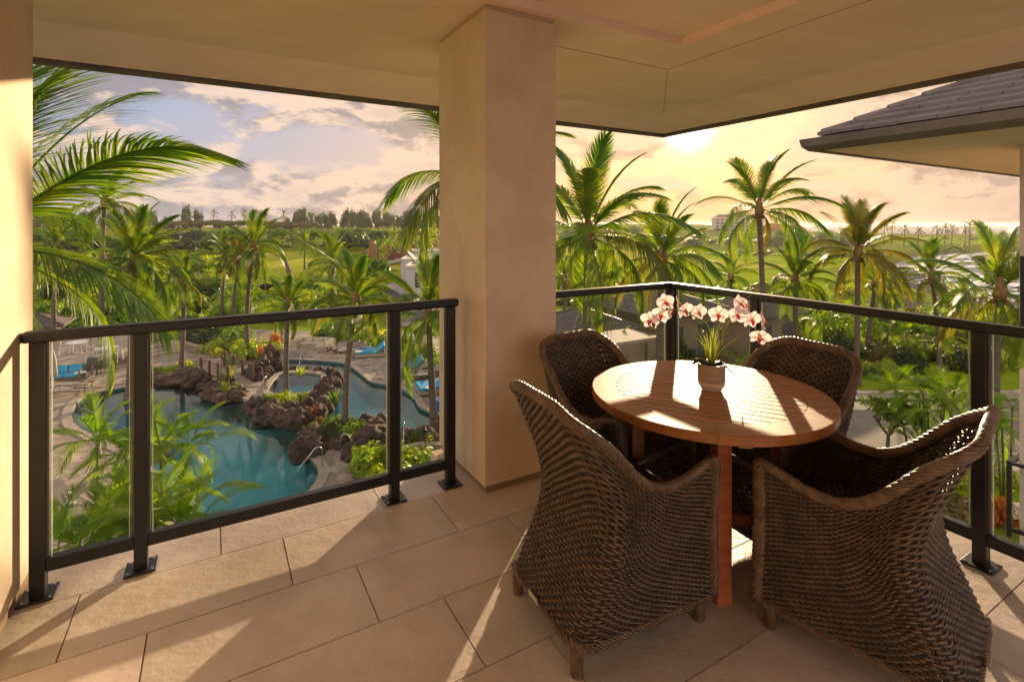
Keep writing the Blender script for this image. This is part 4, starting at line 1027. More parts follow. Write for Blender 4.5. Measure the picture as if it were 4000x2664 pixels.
FR['a'] = [frond_mesh('frond', M['frond_lush'], 1.9, 34, 0.58, 0.036, 0.9, 0.35, 8, rach=.018, start=.2, ragged=.08, fold=.35), frond_mesh('frond', M['frond_lush'], 1.9, 34, 0.60, 0.036, 1.5, 0.55, 9, rach=.018, start=.2, ragged=.1), frond_mesh('frond', M['frond_lush'], 1.7, 32, 0.56, 0.036, 0.5, 0.2, 10, rach=.018, start=.2, fold=.5)]
FR['mid'] = [frond_mesh('frond', M['frond'], 3.7, 36, 0.82, 0.10, 0.55, 0.4, 11, segs=2), frond_mesh('frond', M['frond'], 3.8, 36, 0.88, 0.10, 1.1, 0.8, 12, segs=2, bend=.05), frond_mesh('frond', M['frond'], 3.6, 34, 0.9, 0.10, 1.7, 1.3, 13, segs=2, ragged=.25)]

def palm(loc, h, crown=3.8, n=17, kind='g', seed=0, lean=(0.0, 0.0), r=0.16, label='', group=None, wind=0.0, windamt=0.25, name='palm_tree', trunk=True, emax=84, emin=-26, gold=0):
    rd = random.Random(seed * 7 + 3)
    t = empty(name, loc, 0, label, 'palm tree', group)
    top = Vector((lean[0], lean[1], h)); curve = Vector((rd.uniform(-.3, .3), rd.uniform(-.3, .3), 0)) * (h / 9)
    K = 16 if kind != 'far' else 5; pts = []
    for i in range(K + 1):
        s = i / K; pts.append(top * s + curve * sin(pi * s) * 0.5 - Vector((lean[0], lean[1], 0)) * (s - s * s) * 0.6)
    if trunk:
        m = MB(); seg = []; rad = []
        if kind == 'far': m.tube(pts, [r * 1.3 - r * .5 * i / K for i in range(K + 1)], 5)
        else:
            KK = K * 5
            for i in range(KK + 1):
                s = i / KK; f = s * K; j = min(int(f), K - 1); seg.append(pts[j].lerp(pts[j + 1], f - j)); rad.append(r * (1.0 - 0.30 * s + 0.7 * math.exp(-s * 14)) * (1.06 if i % 2 else 0.97))
            m.tube(seg, rad, 10)
        m.build('trunk', M['bark'], t, smooth=kind != 'far')
    sc = crown / 3.8; n = int(n * 1.35) if kind != 'far' else n
    if kind != 'far':
        hb = MB().lathe([(r * .75, -.35), (r * 1.35, -.05), (r * 1.5, .15), (r * .9, .55), (r * .25, .9)], tuple(top), 9, lambda a, i: 1 + .12 * sin(3 * a + i)); hb.build('crown_heart', M['fibre'], t, smooth=True)
    S_ = FR[kind]
    for i in range(n):
        f = (i + .5) / n; el = radians(emax - (emax - emin) * f ** 1.1 + rd.uniform(-6, 6)); az = i * 2.39996 + rd.uniform(-.25, .25) + seed
        # wind sweeps the leaves toward one side
        az = atan2(sin(az) + windamt * sin(wind) * 1.2, cos(az) + windamt * cos(wind) * 1.2)
        k = min(len(S_) - 1, int(f * len(S_) + rd.uniform(-.3, .3))); k = max(0, k)
        me = S_[k]
        if gold and f > 0.72 and kind == 'g' and rd.random() < gold: me = FR['y'][k]
        s = sc * rd.uniform(.86, 1.06)
        o = link('frond', me, t, top + Vector((0, 0, .25 * (1 - f))), (rd.uniform(-.35, .35), -el, az), (s, s, s))
    if kind in ('g', 'y') and n > 14:
        c = MB()
        for k in range(5):
            a = k * 1.3 + seed; MB().lathe([(.01, -.13), (.09, -.08), (.115, 0), (.08, .09), (.01, .12)], (top.x + .27 * cos(a), top.y + .27 * sin(a), top.z - .28 - .06 * (k % 2)), 7).build('coconut', M['frond_gold'] if k % 2 else M['fibre'], t, smooth=True)
    return t
def at(u, v, Y, z=None): x, y, zz = P3(u, v, Y); return x, y, zz
# ---- coconut palms: crown position in the view, distance, crown size
PL = [
  # u, v(crown heart), Y, crown, kind, n, lean, radius, seed, label
  (310, 600, 27.0, 3.1, 'g', 20, (.2, .1), .17, 1, 'tall palm with yellowing fronds left of the bridge, rising from the pool edge'),
  (422, 655, 31.5, 1.9, 'g', 15, (.1, .1), .15, 3, 'slender palm on the rocky bank left of the wooden bridge posts'),
  (583, 575, 34.5, 2.9, 'g', 17, (.4, 0), .15, 4, 'upright wind-combed palm leaning right behind the red and yellow shrubs'),
  (516, 592, 46, 2.6, 'g', 15, (.3, 0), .16, 5, 'left palm of the pair with tan trunks on the lawn beyond the pool'),
  (552, 592, 45, 2.4, 'y', 15, (.7, 0), .16, 6, 'right palm of the pair with tan trunks on the lawn beyond the pool'),
  (765, 606, 55, 3.7, 'g', 16, (0, 0), .17, 8, 'dark green palm in front of the red earth bank'),
  (818, 700, 22.3, 2.3, 'g', 17, (.45, 0), .15, 9, 'bright backlit palm rising from the planted rock by the near pool steps'),
  (985, 735, 22.0, 3.1, 'g', 17, (-.25, 0), .16, 10, 'palm with orange leaf bases beside the column, growing from the dark rocks'),
  (662, 712, 26.7, 1.9, 'g', 13, (.1, 0), .15, 11, 'small palm growing from the lava rock ring round the spa'),
  (1085, 415, 21, 4.8, 'g', 16, (0, 0), .17, 12, 'palm mostly hidden by the column, its fronds reaching left from it at sky height'),
  (130, 560, 38, 2.8, 'g', 16, (.2, 0), .16, 13, 'palm with arching fronds near the left wall above the dining terrace'),
  (240, 470, 36, 3.0, 'g', 15, (.2, 0), .16, 14, 'palm whose crown tops the others against the left sky'),
  (1352, 548, 20, 4.1, 'g', 17, (.1, 0), .19, 17, 'tall thick palm immediately right of the column'),
  (1522, 600, 27, 3.8, 'g', 18, (.2, 0), .19, 18, 'palm with wide drooping fronds under the balcony ceiling corner'),
  (1745, 488, 30, 4.0, 'g', 15, (-.3, 0), .18, 19, 'tallest dark-trunked palm against the golden sky below the sun side eave'),
  (1972, 585, 30, 3.5, 'y', 19, (.1, 0), .17, 20, 'feathery golden palm standing alone above the sea horizon'),
  (1828, 650, 33, 3.1, 'g', 17, (0, 0), .18, 21, 'bushy palm left of the lone golden palm, below the horizon'),
  (2012, 655, 37, 2.6, 'g', 16, (.6, 0), .17, 22, 'front palm of the close pair behind the lone golden palm'),
  (2046, 668, 39, 2.0, 'g', 13, (.3, 0), .15, 23, 'smaller back palm of the close pair behind the lone golden palm'),
  (2142, 640, 33, 2.7, 'g', 15, (-.5, 0), .14, 24, 'curved palm with fronds blown to the right in front of the surf'),
  (2300, 680, 24, 3.5, 'g', 17, (.3, 0), .20, 25, 'dense green palm next to the right edge beneath the neighbouring roof'),
  (1680, 640, 43, 2.2, 'g', 15, (0, 0), .18, 26, 'low upright palm between the two tall dark-trunked palms'),
  (1385, 630, 45, 2.4, 'g', 15, (0, 0), .16, 27, 'low palm right beside the thick trunk of the tall palm'),
  (1298, 640, 47, 2.4, 'g', 14, (0, 0), .16, 28, 'low palm touching the right edge of the column'),
  (2215, 690, 41, 2.1, 'mid', 14, (.3, 0), .15, 32, 'low palm between the curved palm and the dense one at the right edge'),
]
for (u, v, Y, cr, kd, n, ln, r, sd, lab) in PL:
    x, y, z = P3(u, v, Y); gz = hz(x - ln[0], y); 
    if pip(DECK, np.array([x - ln[0]]), np.array([y - ln[1]]))[0]: gz = GZ - 0.1
    palm((x - ln[0], y - ln[1], gz), z - gz, cr * 0.98, n, kd, sd, ln, r, lab, 'coconut palms around the resort', wind=0.3 if u > 1100 else 0.15, windamt=0.30, gold=0.3 if kd == 'g' else 0)
# near palm behind the left wall: only its leaves reach into the view
def near_palm():
    x, y = -11.4, 10.9; z = 1.1; gz = hz(x, y)
    t = empty('palm_tree', (x, y, gz), 0, 'nearest palm, hidden by the left wall, with a huge arching frond across the sky', 'palm tree', 'coconut palms around the resort')
    h = z - gz
    MB().tube([(0, 0, 0), (.1, 0, h * .5), (0, 0, h)], [.26, .17, .15], 12).build('trunk', M['bark'], t, smooth=True)
    big = [frond_mesh('frond', M['frond'], 6.1, 125, 1.75, .046, .62, .42, 31, segs=5, rach=.05, fold=.30, ragged=.12), frond_mesh('frond', M['frond'], 4.6, 95, 1.15, .042, 1.0, .7, 32, segs=5, rach=.045, ragged=.12), frond_mesh('frond', M['frond'], 4.6, 95, 1.2, .040, .5, .6, 33, segs=5, rach=.045, fold=.5)]
    # (mesh, azimuth deg, elevation deg, roll)
    for k, az, el, ro, s in ((0, -4, 36, -.25, 1.0), (1, 8, -4, .3, .95), (2, 40, 64, .5, 1.1), (1, -40, 10, -.2, .9), (2, -60, 50, .2, 1), (1, 100, 30, 0, .9), (0, 150, 30, 0, .9), (1, 200, 10, 0, 1), (2, 260, 40, 0, 1), (1, 30, -25, .1, .9), (1, -15, -32, -.3, .9), (2, 75, 45, 0, .9), (2, 5, 80, .6, 1.0), (0, 12, 76, 1.3, 1.0), (0, -25, 84, .4, 1.0)):
        link('frond', big[k], t, (0, 0, h), (ro, radians(-el), radians(az)), (s, s, s))
near_palm()

# ---- clumping feather palms right below the balcony and in the right garden
def clump(u, v, Y, h, stems, seed, label, spread=.5, fr_n=8, size=1.0, group='feather palm clumps in the beds', dx=0):
    x, y, _ = P3(u, v, Y); rd = random.Random(seed)
    gz = hz(x, y); 
    if gz < -9: gz = GZ
    if v > 820: h = max(.8, P3(u, v, Y)[2] - gz)
    t = empty('feather_palm', (x, y, gz), 0, label, 'palm', group)
    for i in range(stems):
        a = i * 2.4 + seed; rr = spread * (0.25 + .75 * (i / max(1, stems - 1))) if stems > 1 else 0
        bx, by = rr * cos(a) * .6, rr * sin(a) * .6; hh = h * rd.uniform(.72, 1.05) if i else h; tx, ty = bx * 2.0, by * 2.0
        MB().tube([(bx, by, 0), ((bx + tx) / 2, (by + ty) / 2, hh * .5), (tx, ty, hh)], [.055 * size, .045 * size, .035 * size], 7).build('stem', M['frond_gold'] if i % 2 else M['branch'], t, smooth=True)
        for k in range(fr_n):
            f = (k + .5) / fr_n; az = k * 2.4 + i + rd.uniform(-.3, .3); el = 75 - 95 * f + rd.uniform(-8, 8); s = size * rd.uniform(.85, 1.1)
            link('frond', FR['a'][(2, 0, 0, 1)[min(3, int(f * 4))]], t, (tx, ty, hh), (rd.uniform(-.3, .3), radians(-el), az), (s, s, s))
    return t
CL = [(222, 1012, 15.5, 3.6, 1, 41, 'single young feather palm standing on the left deck beside the folded beige umbrella', .3, 12, .92),
      (385, 1025, 15.0, 3.5, 3, 42, 'bright dense feather palm overhanging the near left end of the pool', .7, 10, .90),
      (310, 1190, 12.0, 2.9, 4, 43, 'feather palm low behind the first wide glass panel post', .9, 8, .85),
      (190, 1230, 11.2, 2.0, 4, 44, 'feather palm in the lower left corner of the glass railing', .8, 8, .85),
      (400, 1195, 12.2, 1.9, 3, 45, 'low feather palm whose fronds touch the pool from the near bank', .6, 8, .8),
      (330, 1000, 16.5, 3.0, 2, 46, 'feather palm with white flower sprays behind the second railing post', .5, 8, .75),
      (2140, 905, 19.3, 4.0, 6, 47, 'tall feather palm clump on thin stems beside the driveway', .9, 7, .78),
      (2215, 925, 19.8, 3.6, 4, 48, 'feather palm clump nearest the big dark railing post across the driveway', .8, 7, .75),
      (2315, 935, 17.0, 4.1, 3, 49, 'thin feather palm seen between the railing post and the right wall', .5, 7, .7),
      (2150, 1020, 18.8, 2.2, 2, 50, 'short feather palm under the tall clump by the driveway', .4, 7, .75),
      (2005, 770, 40, 2.2, 5, 51, 'feather palm bush in the belt behind the right lawn, below the lone golden palm', 1.4, 8, 1.1),
      (1640, 690, 42, 2.6, 5, 52, 'feather palm bush behind the rail post right of the balcony corner', 1.2, 8, 1.1),
      (1900, 740, 40, 2.2, 5, 53, 'feather palm bush right of the grey pavilion roof', 1.2, 8, 1.1),
      (2120, 785, 36, 2.0, 5, 54, 'feather palm bush at the right end of the belt', 1.3, 8, 1.1),
      (560, 740, 48, 2.2, 4, 55, 'feather palm bush on the lawn under the palm pair', 1.2, 8, 1.1),
      (375, 740, 44, 2.6, 5, 56, 'feather palm bush behind the left railing top, by the terrace steps', 1.2, 8, 1.1),
      (250, 730, 47, 2.6, 5, 57, 'feather palm bush behind the terrace with white tables', 1.2, 8, 1.1),
      (555, 655, 52, 3.2, 6, 58, 'round feather palm thicket behind the tan trunks of the lawn pair', 1.6, 8, 1.2),
      (1420, 735, 30, 1.6, 3, 59, 'feather palm bush beside the pavilion wall', .8, 7, .9)]
for (u, v, Y, h, st, sd, lab, sp, fn, sz) in CL: clump(u, v, Y, h, st, sd, lab, sp, fn, sz)

# ---- leafy shrubs
def leaf_cloud(n, R, leaf, seed, wid=0.45, clumps=14, up=0.4, inner=0.35):
    """n single folded leaves gathered in clumps over an uneven mound of half-axes R"""
    r = np.random.RandomState(seed); cc = r.normal(size=(clumps, 3)); cc /= np.linalg.norm(cc, axis=1, keepdims=True); cc[:, 2] = np.abs(cc[:, 2]) * .95 - .05
    cc *= r.uniform(.55, .9, (clumps, 1)); k = r.randint(0, clumps, n)
    d = r.normal(size=(n, 3)); d /= np.linalg.norm(d, axis=1, keepdims=True)
    p = cc[k] + d * r.uniform(inner, 1.0, (n, 1)) ** .6 * 0.42
    p[:, 2] = np.maximum(p[:, 2], -.05 + .1 * r.rand(n)); P = p * np.array(R)
    nd = d + p * .8 + np.array([0, 0, up]) + r.normal(size=(n, 3)) * .35; nd /= np.linalg.norm(nd, axis=1, keepdims=True)
    a = np.cross(nd, r.normal(size=(n, 3))); a /= np.linalg.norm(a, axis=1, keepdims=True); b = np.cross(nd, a)
    L_ = leaf * r.uniform(.6, 1.25, (n, 1)); V = np.stack([P, P + a * L_ * .5 + b * L_ * wid - nd * L_ * .08, P + a * L_ - nd * L_ * .2, P + a * L_ * .5 - b * L_ * wid - nd * L_ * .08], 1)
    return V.reshape(-1, 3)
def cloud_mesh(name, V, m_):
    Q = np.arange(len(V)).reshape(-1, 4); return np_mesh(name, V, Q, m_)
def rosette(n, L_, w, seed, m_, name='rosette', arch=.6):
    r = random.Random(seed); V = []; Q = []
    for i in range(n):
        a = i * 2.4 + r.uniform(-.2, .2); el = 1.3 - 1.1 * (i / n); l = L_ * r.uniform(.7, 1.1); b0 = len(V); sd = Vector((-sin(a), cos(a), 0))
        for k in range(5):
            s = k / 4; rr = l * s * cos(el); z = l * (s * sin(el) - arch * s * s * .5 * cos(el)); ww = w * (1 - s * s) * .5 + .004; c = Vector((rr * cos(a), rr * sin(a), z)); V.append(tuple(c - sd * ww)); V.append(tuple(c + sd * ww))
        for k in range(4): Q.append((b0 + 2 * k, b0 + 2 * k + 1, b0 + 2 * k + 3, b0 + 2 * k + 2))
    return V, Q
SH = {}
M['bronze_leaf'] = leafm('bronze_leaf', (0.12, 0.035, 0.02), (0.18, 0.07, 0.02), 0.9)
for key, mt, n, R, lf in (('green', 'leaf', 900, (1, 1, .85), .16), ('bright', 'leaf_bright', 800, (1, 1, .75), .16), ('dark', 'leaf_dark', 900, (1, 1, .95), .15), ('red', 'leaf_red', 500, (1, 1, .9), .2), ('olive', 'leaf_olive', 700, (1, 1, .9), .17)):
    SH[key] = [cloud_mesh('foliage', leaf_cloud(n, R, lf, sd * 3 + len(key)), M[mt]) for sd in (1, 2, 3)]
def shrub(u, v, w, h, kind, label, group='shrubs in the garden beds', z=None, seed=0, base=None, name='shrub'):
    x, y = G(u, v) if base is None else base
    zz = z if z is not None else hz(x, y)
    if zz < -9.5 and y < 50: zz = GZ
    t = empty(name, (x, y, zz - .1), seed * 1.7, label, 'shrub', group)
    m = SH[kind][seed % 3]; link('foliage', m, t, (0, 0, 0.15 * h), (0, 0, 0), (w / 2, w / 2, h))
    MB().tube([(0, 0, -.1), (.05 * w, 0, h * .45)], .03 + .02 * w, 5).build('stem', M['branch'], t)
    return t
SHR = [  # along the pool and lawn edges: u, v(base), width m, height m, kind, label
 (540, 806, 3.2, 1.3, 'bright', 'yellow green shrub behind the left end of the bridge railing'),
 (575, 812, 2.4, 1.5, 'bright', 'yellow green shrub behind the middle of the bridge railing'),
 (600, 826, 1.2, 1.1, 'red', 'orange and red leaved shrub beside the upright lava rock'),
 (622, 815, 1.6, 1.2, 'bright', 'yellow shrub right of the red leaved one'),
 (632, 800, 1.4, 1.3, 'red', 'far red leaved shrub near the lawn edge'),
 (470, 790, 4.0, 1.7, 'dark', 'dark hedge shrub behind the curved tan planter wall'),
 (520, 786, 3.5, 1.6, 'green', 'green shrub on the curved planter, right half'),
 (430, 775, 3.4, 1.6, 'dark', 'dark shrub on the curved planter, left half'),
 (395, 856, 1.6, .6, 'bright', 'lime ground shrub on the rocky bank by the slender palm'),
 (425, 850, 1.4, .9, 'bright', 'lime shrub at the foot of the slender palm'),
 (360, 858, 1.7, .5, 'green', 'low green shrub at the left end of the rocky bank'),
 (800, 776, 3.2, 1.3, 'green', 'shrub behind the row of far sun loungers'),
 (850, 782, 3.0, 1.3, 'bright', 'yellow green shrub behind the blue daybed'),
 (890, 800, 3.0, 1.2, 'green', 'shrub behind the frond right of the blue daybed'),
 (930, 815, 2.8, 1.3, 'bright', 'bright shrub behind the far right daybed'),
 (975, 830, 2.8, 1.3, 'green', 'shrub behind the rightmost loungers'),
 (1010, 845, 2.4, 1.1, 'bright', 'bright shrub touching the column by the loungers'),
 (760, 770, 2.6, 1.4, 'green', 'shrub behind the right arm of the beige sofa'),
 (300, 770, 3.0, 1.3, 'green', 'shrub at the back of the dining terrace, right part'),
 (215, 768, 3.4, 1.3, 'green', 'shrub at the back of the dining terrace, middle'),
 (130, 770, 3.4, 1.3, 'green', 'shrub at the back of the dining terrace by the left post'),
 (345, 800, 1.4, 1.2, 'green', 'small shrub beside the terrace steps'),
 (640, 795, 2.2, .8, 'bright', 'low lime shrub on the lawn edge behind the spa'),
 (765, 1012, 1.9, .7, 'dark', 'dark green mound on the planted rock by the near pool steps'),
 (640, 918, 1.2, .5, 'bright', 'lime shrub on the spa rock ring left of its palm'),
 (690, 915, 1.1, .45, 'bright', 'lime shrub on the spa rock ring right of its palm'),
 (525, 895, 1.3, .6, 'bright', 'lime shrub growing on the small rock islet'),
 (760, 1000, 2.2, .9, 'green', 'green mound of ferns between the boulders by the near pool steps'),
 (815, 1008, 1.8, .9, 'green', 'green shrub in front of the near palm trunk'),
 (655, 925, 1.6, .7, 'bright', 'lime shrub at the foot of the spa palm'),
 (712, 925, 1.3, .6, 'bright', 'small lime shrub on the right side of the spa rocks'),
 (615, 928, 1.1, .6, 'green', 'green shrub below the crossed torches'),
 (560, 830, 2.6, 1.4, 'bright', 'yellow green shrub behind the far bridge posts'),
 (500, 812, 2.8, 1.4, 'bright', 'yellow green shrub where the bridge path meets the planter'),
 (545, 800, 2.6, 1.6, 'green', 'green shrub behind the yellow ones at the bridge'),
]
for i, (u, v, w, h, k, lab) in enumerate(SHR): shrub(u, v, w, h, k, lab, seed=i)
# broad-leaved ginger beds close under the balcony
gl = {s: cloud_mesh('foliage', leaf_cloud(1100, (1.0, 1.0, 1.25), .30, 60 + s, .22, 18, .7), M['leaf_bright'] if s < 3 else M['frond_lush']) for s in range(4)}
for i, (u, v, s, lab) in enumerate(((862, 1085, .95, 'broad-leaved ginger bush nearest the near pool steps'), (905, 1105, .9, 'broad-leaved ginger bush behind the third railing post'), (955, 1090, .8, 'broad-leaved bush in the curved planter next to the column'),
                                 (985, 1110, .8, 'broad-leaved bush touching the column foot'), (900, 1160, 1.0, 'low broad-leaved bush under the right end of the rail'), (1000, 1040, .5, 'small bush between the dark rocks beside the column'))):
    x, y = G(u, v); t = empty('ginger_bush', (x, y, GZ - .1), i, lab, 'shrub', 'broad-leaved bushes by the pool steps'); link('foliage', gl[i % 4], t, (0, 0, .25), (0, 0, i * 1.1), (s, s, s * .95)); MB().tube([(0, 0, 0), (0, 0, .9 * s)], .03, 5).build('stem', M['stem'], t)
# green undergrowth directly below the slab
for i, (x, y, w, h) in enumerate(((-9.5, 9.6, 3, 1.6), (-7.6, 9.2, 3, 1.6), (-5.8, 9.4, 3, 1.3), (-11.5, 10.5, 3, 1.6), (-4.4, 9.6, 2.4, 1.3), (-2.8, 10.4, 2.4, 1.5), (-1.6, 11.4, 2.2, 1.4), (-12.5, 12.2, 2.6, 1.3), (-.6, 12.4, 2.2, 1.6))):
    shrub(0, 0, w, h, 'green' if i % 2 else 'bright', 'leafy shrub in the bed directly below the balcony edge', 'shrubs directly below the balcony', z=GZ, seed=i, base=(x, y))
# rosette plants
for i, (u, v, L_, w, k, z, lab) in enumerate(((768, 968, .8, .09, 'frond', .95, 'spiky green bromeliad on the planted rock beside the palm trunk'), (722, 985, .45, .07, 'bronze_leaf', .75, 'bronze red ti plant on the planted rock'), (735, 1000, .4, .07, 'bronze_leaf', .6, 'smaller bronze ti plant in front of the first'),
                                      (690, 897, .7, .07, 'leaf_bright', .9, 'yellow green spiky plant on the spa rocks'), (530, 882, .8, .03, 'leaf_bright', .5, 'tuft of yellow grass on the small rock islet'), (512, 888, .7, .03, 'frond', .5, 'green grass tuft on the small rock islet'), (958, 1030, .8, .08, 'frond', .3, 'green rosette plant behind the tiki torch by the column'))):
    x, y = G(u, v); V, Q = rosette(34, L_, w, 70 + i, None); t = empty('rosette_plant', (x, y, GZ + z - .1), 0, lab, 'plant', 'rosette plants on the rocks'); link('leaves', np_mesh('leaves', V, Q, M[k]), t); MB().lathe([(.08, -.1), (.05, .1)], n=7).build('stem', M['fibre'], t)

# ---- right garden belt: mixed shrubs in rows, thicker behind
rd = random.Random(21)
def belt(n, box, kinds, label, group, wr=(1.4, 2.6), hr=(.8, 1.6), seed=0, ok=None):
    r = random.Random(seed); k = 0; tries = 0
    while k < n and tries < n * 20:
        tries += 1; u = r.uniform(box[0], box[1]); v = r.uniform(box[2], box[3]); x, y = G(u, v)
        if ok and not ok(x, y): continue
        w = r.uniform(*wr); h = r.uniform(*hr); kd = r.choice(kinds)
        shrub(0, 0, w, h, kd, label % {'green': 'green', 'bright': 'yellow green', 'dark': 'dark green', 'olive': 'olive', 'red': 'reddish'}[kd] if '%' in label else label, group % {'green': 'green', 'bright': 'yellow green', 'dark': 'dark green', 'olive': 'olive', 'red': 'reddish'}[kd] if '%' in group else group, seed=k, base=(x, y)); k += 1
inl = lambda x, y: not any(bool(pip(p, np.array([x]), np.array([y]))[0]) for p in LAWNS)
offd = lambda x, y: not pip(DECK, np.array([x]), np.array([y]))[0]
belt(44, (1560, 2340, 785, 838), ['green', 'green', 'bright', 'dark', 'olive'], 'rounded %s shrub in the planting belt behind the right lawn', '%s shrubs in the belt behind the right lawn', seed=1)
belt(26, (1500, 2340, 735, 785), ['dark', 'green', 'olive'], 'taller %s shrub at the back of the planting belt on the right', '%s taller shrubs at the back of the right belt', (2, 3.4), (1.4, 2.4), 2)
belt(16, (1290, 1560, 790, 860), ['dark', 'green'], '%s shrub between the pavilion and the long railing', '%s shrubs beside the pavilion', (1.4, 2.2), (1.2, 2.0), 3)
belt(26, (100, 700, 716, 745), ['green', 'dark', 'bright'], '%s shrub edging the lawn behind the pool deck', '%s shrubs edging the lawn behind the pool', (2, 3.2), (1.1, 1.9), 4, offd)
belt(26, (640, 880, 640, 730), ['green', 'bright', 'bright'], '%s shrub on the slope right of the dark screened fence', '%s shrubs right of the dark screened fence', (2.2, 4), (1.2, 2.4), 5)
belt(22, (80, 520, 640, 716), ['green', 'dark', 'bright'], '%s shrub among the palms left of the lawn', '%s shrubs among the left palms', (2.6, 4.4), (1.8, 3.2), 6, inl)
belt(14, (1975, 2340, 1040, 1130), ['green', 'bright'], '%s low shrub in the verge in front of the driveway', '%s shrubs in the driveway verge', (1.0, 1.8), (.5, .9), 7)
belt(12, (1600, 1990, 840, 1040), ['green', 'dark'], '%s shrub seen below the table through the long railing', '%s shrubs seen through the long railing', (1.4, 2.2), (.9, 1.5), 8)
shrub(2035, 838, 3.0, .9, 'bright', 'bright yellow flowering mound at the lawn edge', seed=1)
shrub(1975, 1058, .8, 1.0, 'red', 'red leaved plant beneath the small flowering tree', seed=2)
shrub(2300, 1195, 1.0, 1.1, 'red', 'dark red leaved plant beside the large right railing post', seed=1)
shrub(2120, 1150, 3.2, .9, 'olive', 'grey green flowering mound below the lower right railing', seed=0)
shrub(1610, 775, 2.6, 2.0, 'dark', 'dark bush with white blossoms behind the orchid', seed=0)

def scrub(name, items, label):
    rs = np.random.RandomState(len(items)); Vs = []; mi = []; slots = ['leaf', 'leaf_bright', 'leaf_dark', 'leaf_olive']; base = {k: leaf_cloud(260, (1, 1, .85), .28, 300 + i, .45, 9) for i, k in enumerate(slots)}
    for x, y, w, h in items:
        k = slots[rs.randint(0, 4)]; a = rs.uniform(0, 6); R = np.array([[cos(a), -sin(a), 0], [sin(a), cos(a), 0], [0, 0, 1]]); V = (base[k] * np.array([w / 2, w / 2, h])) @ R.T + np.array([x, y, hz(x, y) - .1]); Vs.append(V); mi += [slots.index(k)] * (len(V) // 4)
    V = np.concatenate(Vs); me = np_mesh(name, V, np.arange(len(V)).reshape(-1, 4), [M[k] for k in slots]); me.polygons.foreach_set('material_index', np.array(mi, dtype=np.int32)); o = link(name, me); tag(o, label, 'scrub', kind='stuff')
# ---- broad trees
def tree(x, y, h, w, key, seed, label, group=None, zc=.62, cl=9, mt='leaf_dark', leaf=.45, n=1500, tr=.2, name='tree', flat=.5, hang=0):
    z = hz(x, y); t = empty(name, (x, y, z), seed, label, 'tree', group); r = random.Random(seed)
    m = MB(); m.tube([(0, 0, -.3), (.1, 0, h * zc * .55), (0, 0, h * zc)], [tr * 1.3, tr, tr * .7], 7)
    m.build('trunk', M['branch'], t, smooth=True)
    for k in range(5):
        a = k * 1.26 + seed; MB().tube([(0, 0, h * zc * .55), (w * .2 * cos(a), w * .2 * sin(a), h * zc * .85), (w * .38 * cos(a), w * .38 * sin(a), h * (.86))], [tr * .6, tr * .4, tr * .15], 5).build('limb', M['branch'], t)
    if key not in TREE: TREE[key] = cloud_mesh('crown', leaf_cloud(n, (.5, .5, flat), leaf, 90 + len(TREE), .4, cl, .2, .15), M[mt])
    link('crown', TREE[key], t, (0, 0, h * zc - (.05 * h)), (0, 0, 0), (w, w, h * (1 - zc) * 1.6 / max(.5, flat * 2) ))
    return t
TREE = {}
def far(u, Y, dz=0): return ((u - 1177) / F * Y, Y)
r = random.Random(31)
RG = []
for u, h, w in ((385, 9, 8), (430, 17, 10), (455, 15, 9), (505, 8, 9), (630, 8, 7), (660, 9, 8), (690, 16, 14), (715, 15, 13), (740, 12, 12), (762, 13, 10), (800, 15, 13), (822, 16, 14), (842, 13, 9), (868, 15, 11), (893, 13, 12), (915, 12, 10), (940, 14, 12), (958, 14, 12), (978, 15, 13), (1000, 13, 12), (1025, 14, 12), (1050, 13, 12), (100, 12, 14), (150, 14, 14), (200, 13, 13), (250, 12, 13), (300, 14, 14), (345, 13, 13)):
    RG.append((u, h, w))
for i, (u, h, w) in enumerate(RG):
    x, y = far(u, 400 + r.uniform(-20, 20)); tree(x, y, h * 1.35, w * .95, 'iron%d' % (i % 4), i, ('dark ironwood on the left end of the skyline, glimpsed over the near palms' if u < 350 else 'tall dark ironwood on the skyline behind the near palm frond tips' if u < 520 else 'ironwood in the skyline clump above the red earth bank' if u > 780 else 'ironwood in the skyline clump left of the gap in the ridge trees'), 'ironwood trees on the skyline ridge', .18, 12, 'leaf_dark', .085, 2600, .35, flat=.6)
for i, (u, Y, h, w) in enumerate(((505, 330, 9, 20), (545, 325, 9, 20), (580, 320, 8.5, 19), (620, 310, 9, 22), (655, 300, 8, 14), (700, 300, 9, 14), (460, 320, 9, 18), (410, 310, 9, 18))):
    x, y = far(u, Y); tree(x, y, h, w, 'monkey%d' % (i % 2), i, 'wide flat-topped tree on the green rise in front of the ridge', 'flat-topped trees on the green rise', .55, 12, 'leaf_olive', .09, 1800, .4, flat=.5)
r = random.Random(77)
for i in range(46):   # dark hedge line and scattered trees beyond the fields
    u = r.uniform(80, 1010); v = r.choice([562, 570, 578, 585]) + r.uniform(-5, 5); Y = interp(v, [555, 590], [215, 150]); x, y = far(u, Y)
    if 840 < u and v > 575: continue
    tree(x, y, r.uniform(4, 7), r.uniform(7, 12), 'hedge%d' % (i % 3), i, ('low dark tree beyond the palms at the left end of the hedge line' if u < 420 else 'low dark tree in the hedge line right behind the yellow field' if u < 740 else 'low dark tree in the hedge line near the red earth bank'), 'low dark trees beyond the yellow field', .25, 10, 'leaf' if i % 3 else 'leaf_dark', .10, 1300, .2)
tree(*G(845, 642), 4.5, 7, 'hedge1', 3, 'round green tree in front of the red earth bank', None, .25)
it = []
for i in range(420):
    u = r.uniform(480, 1010); Y = r.uniform(165, 320); it.append((*far(u, Y), r.uniform(2, 6), r.uniform(.9, 2.2)))
scrub('slope_scrub', it, 'rough green scrub covering the far slope below the skyline trees')
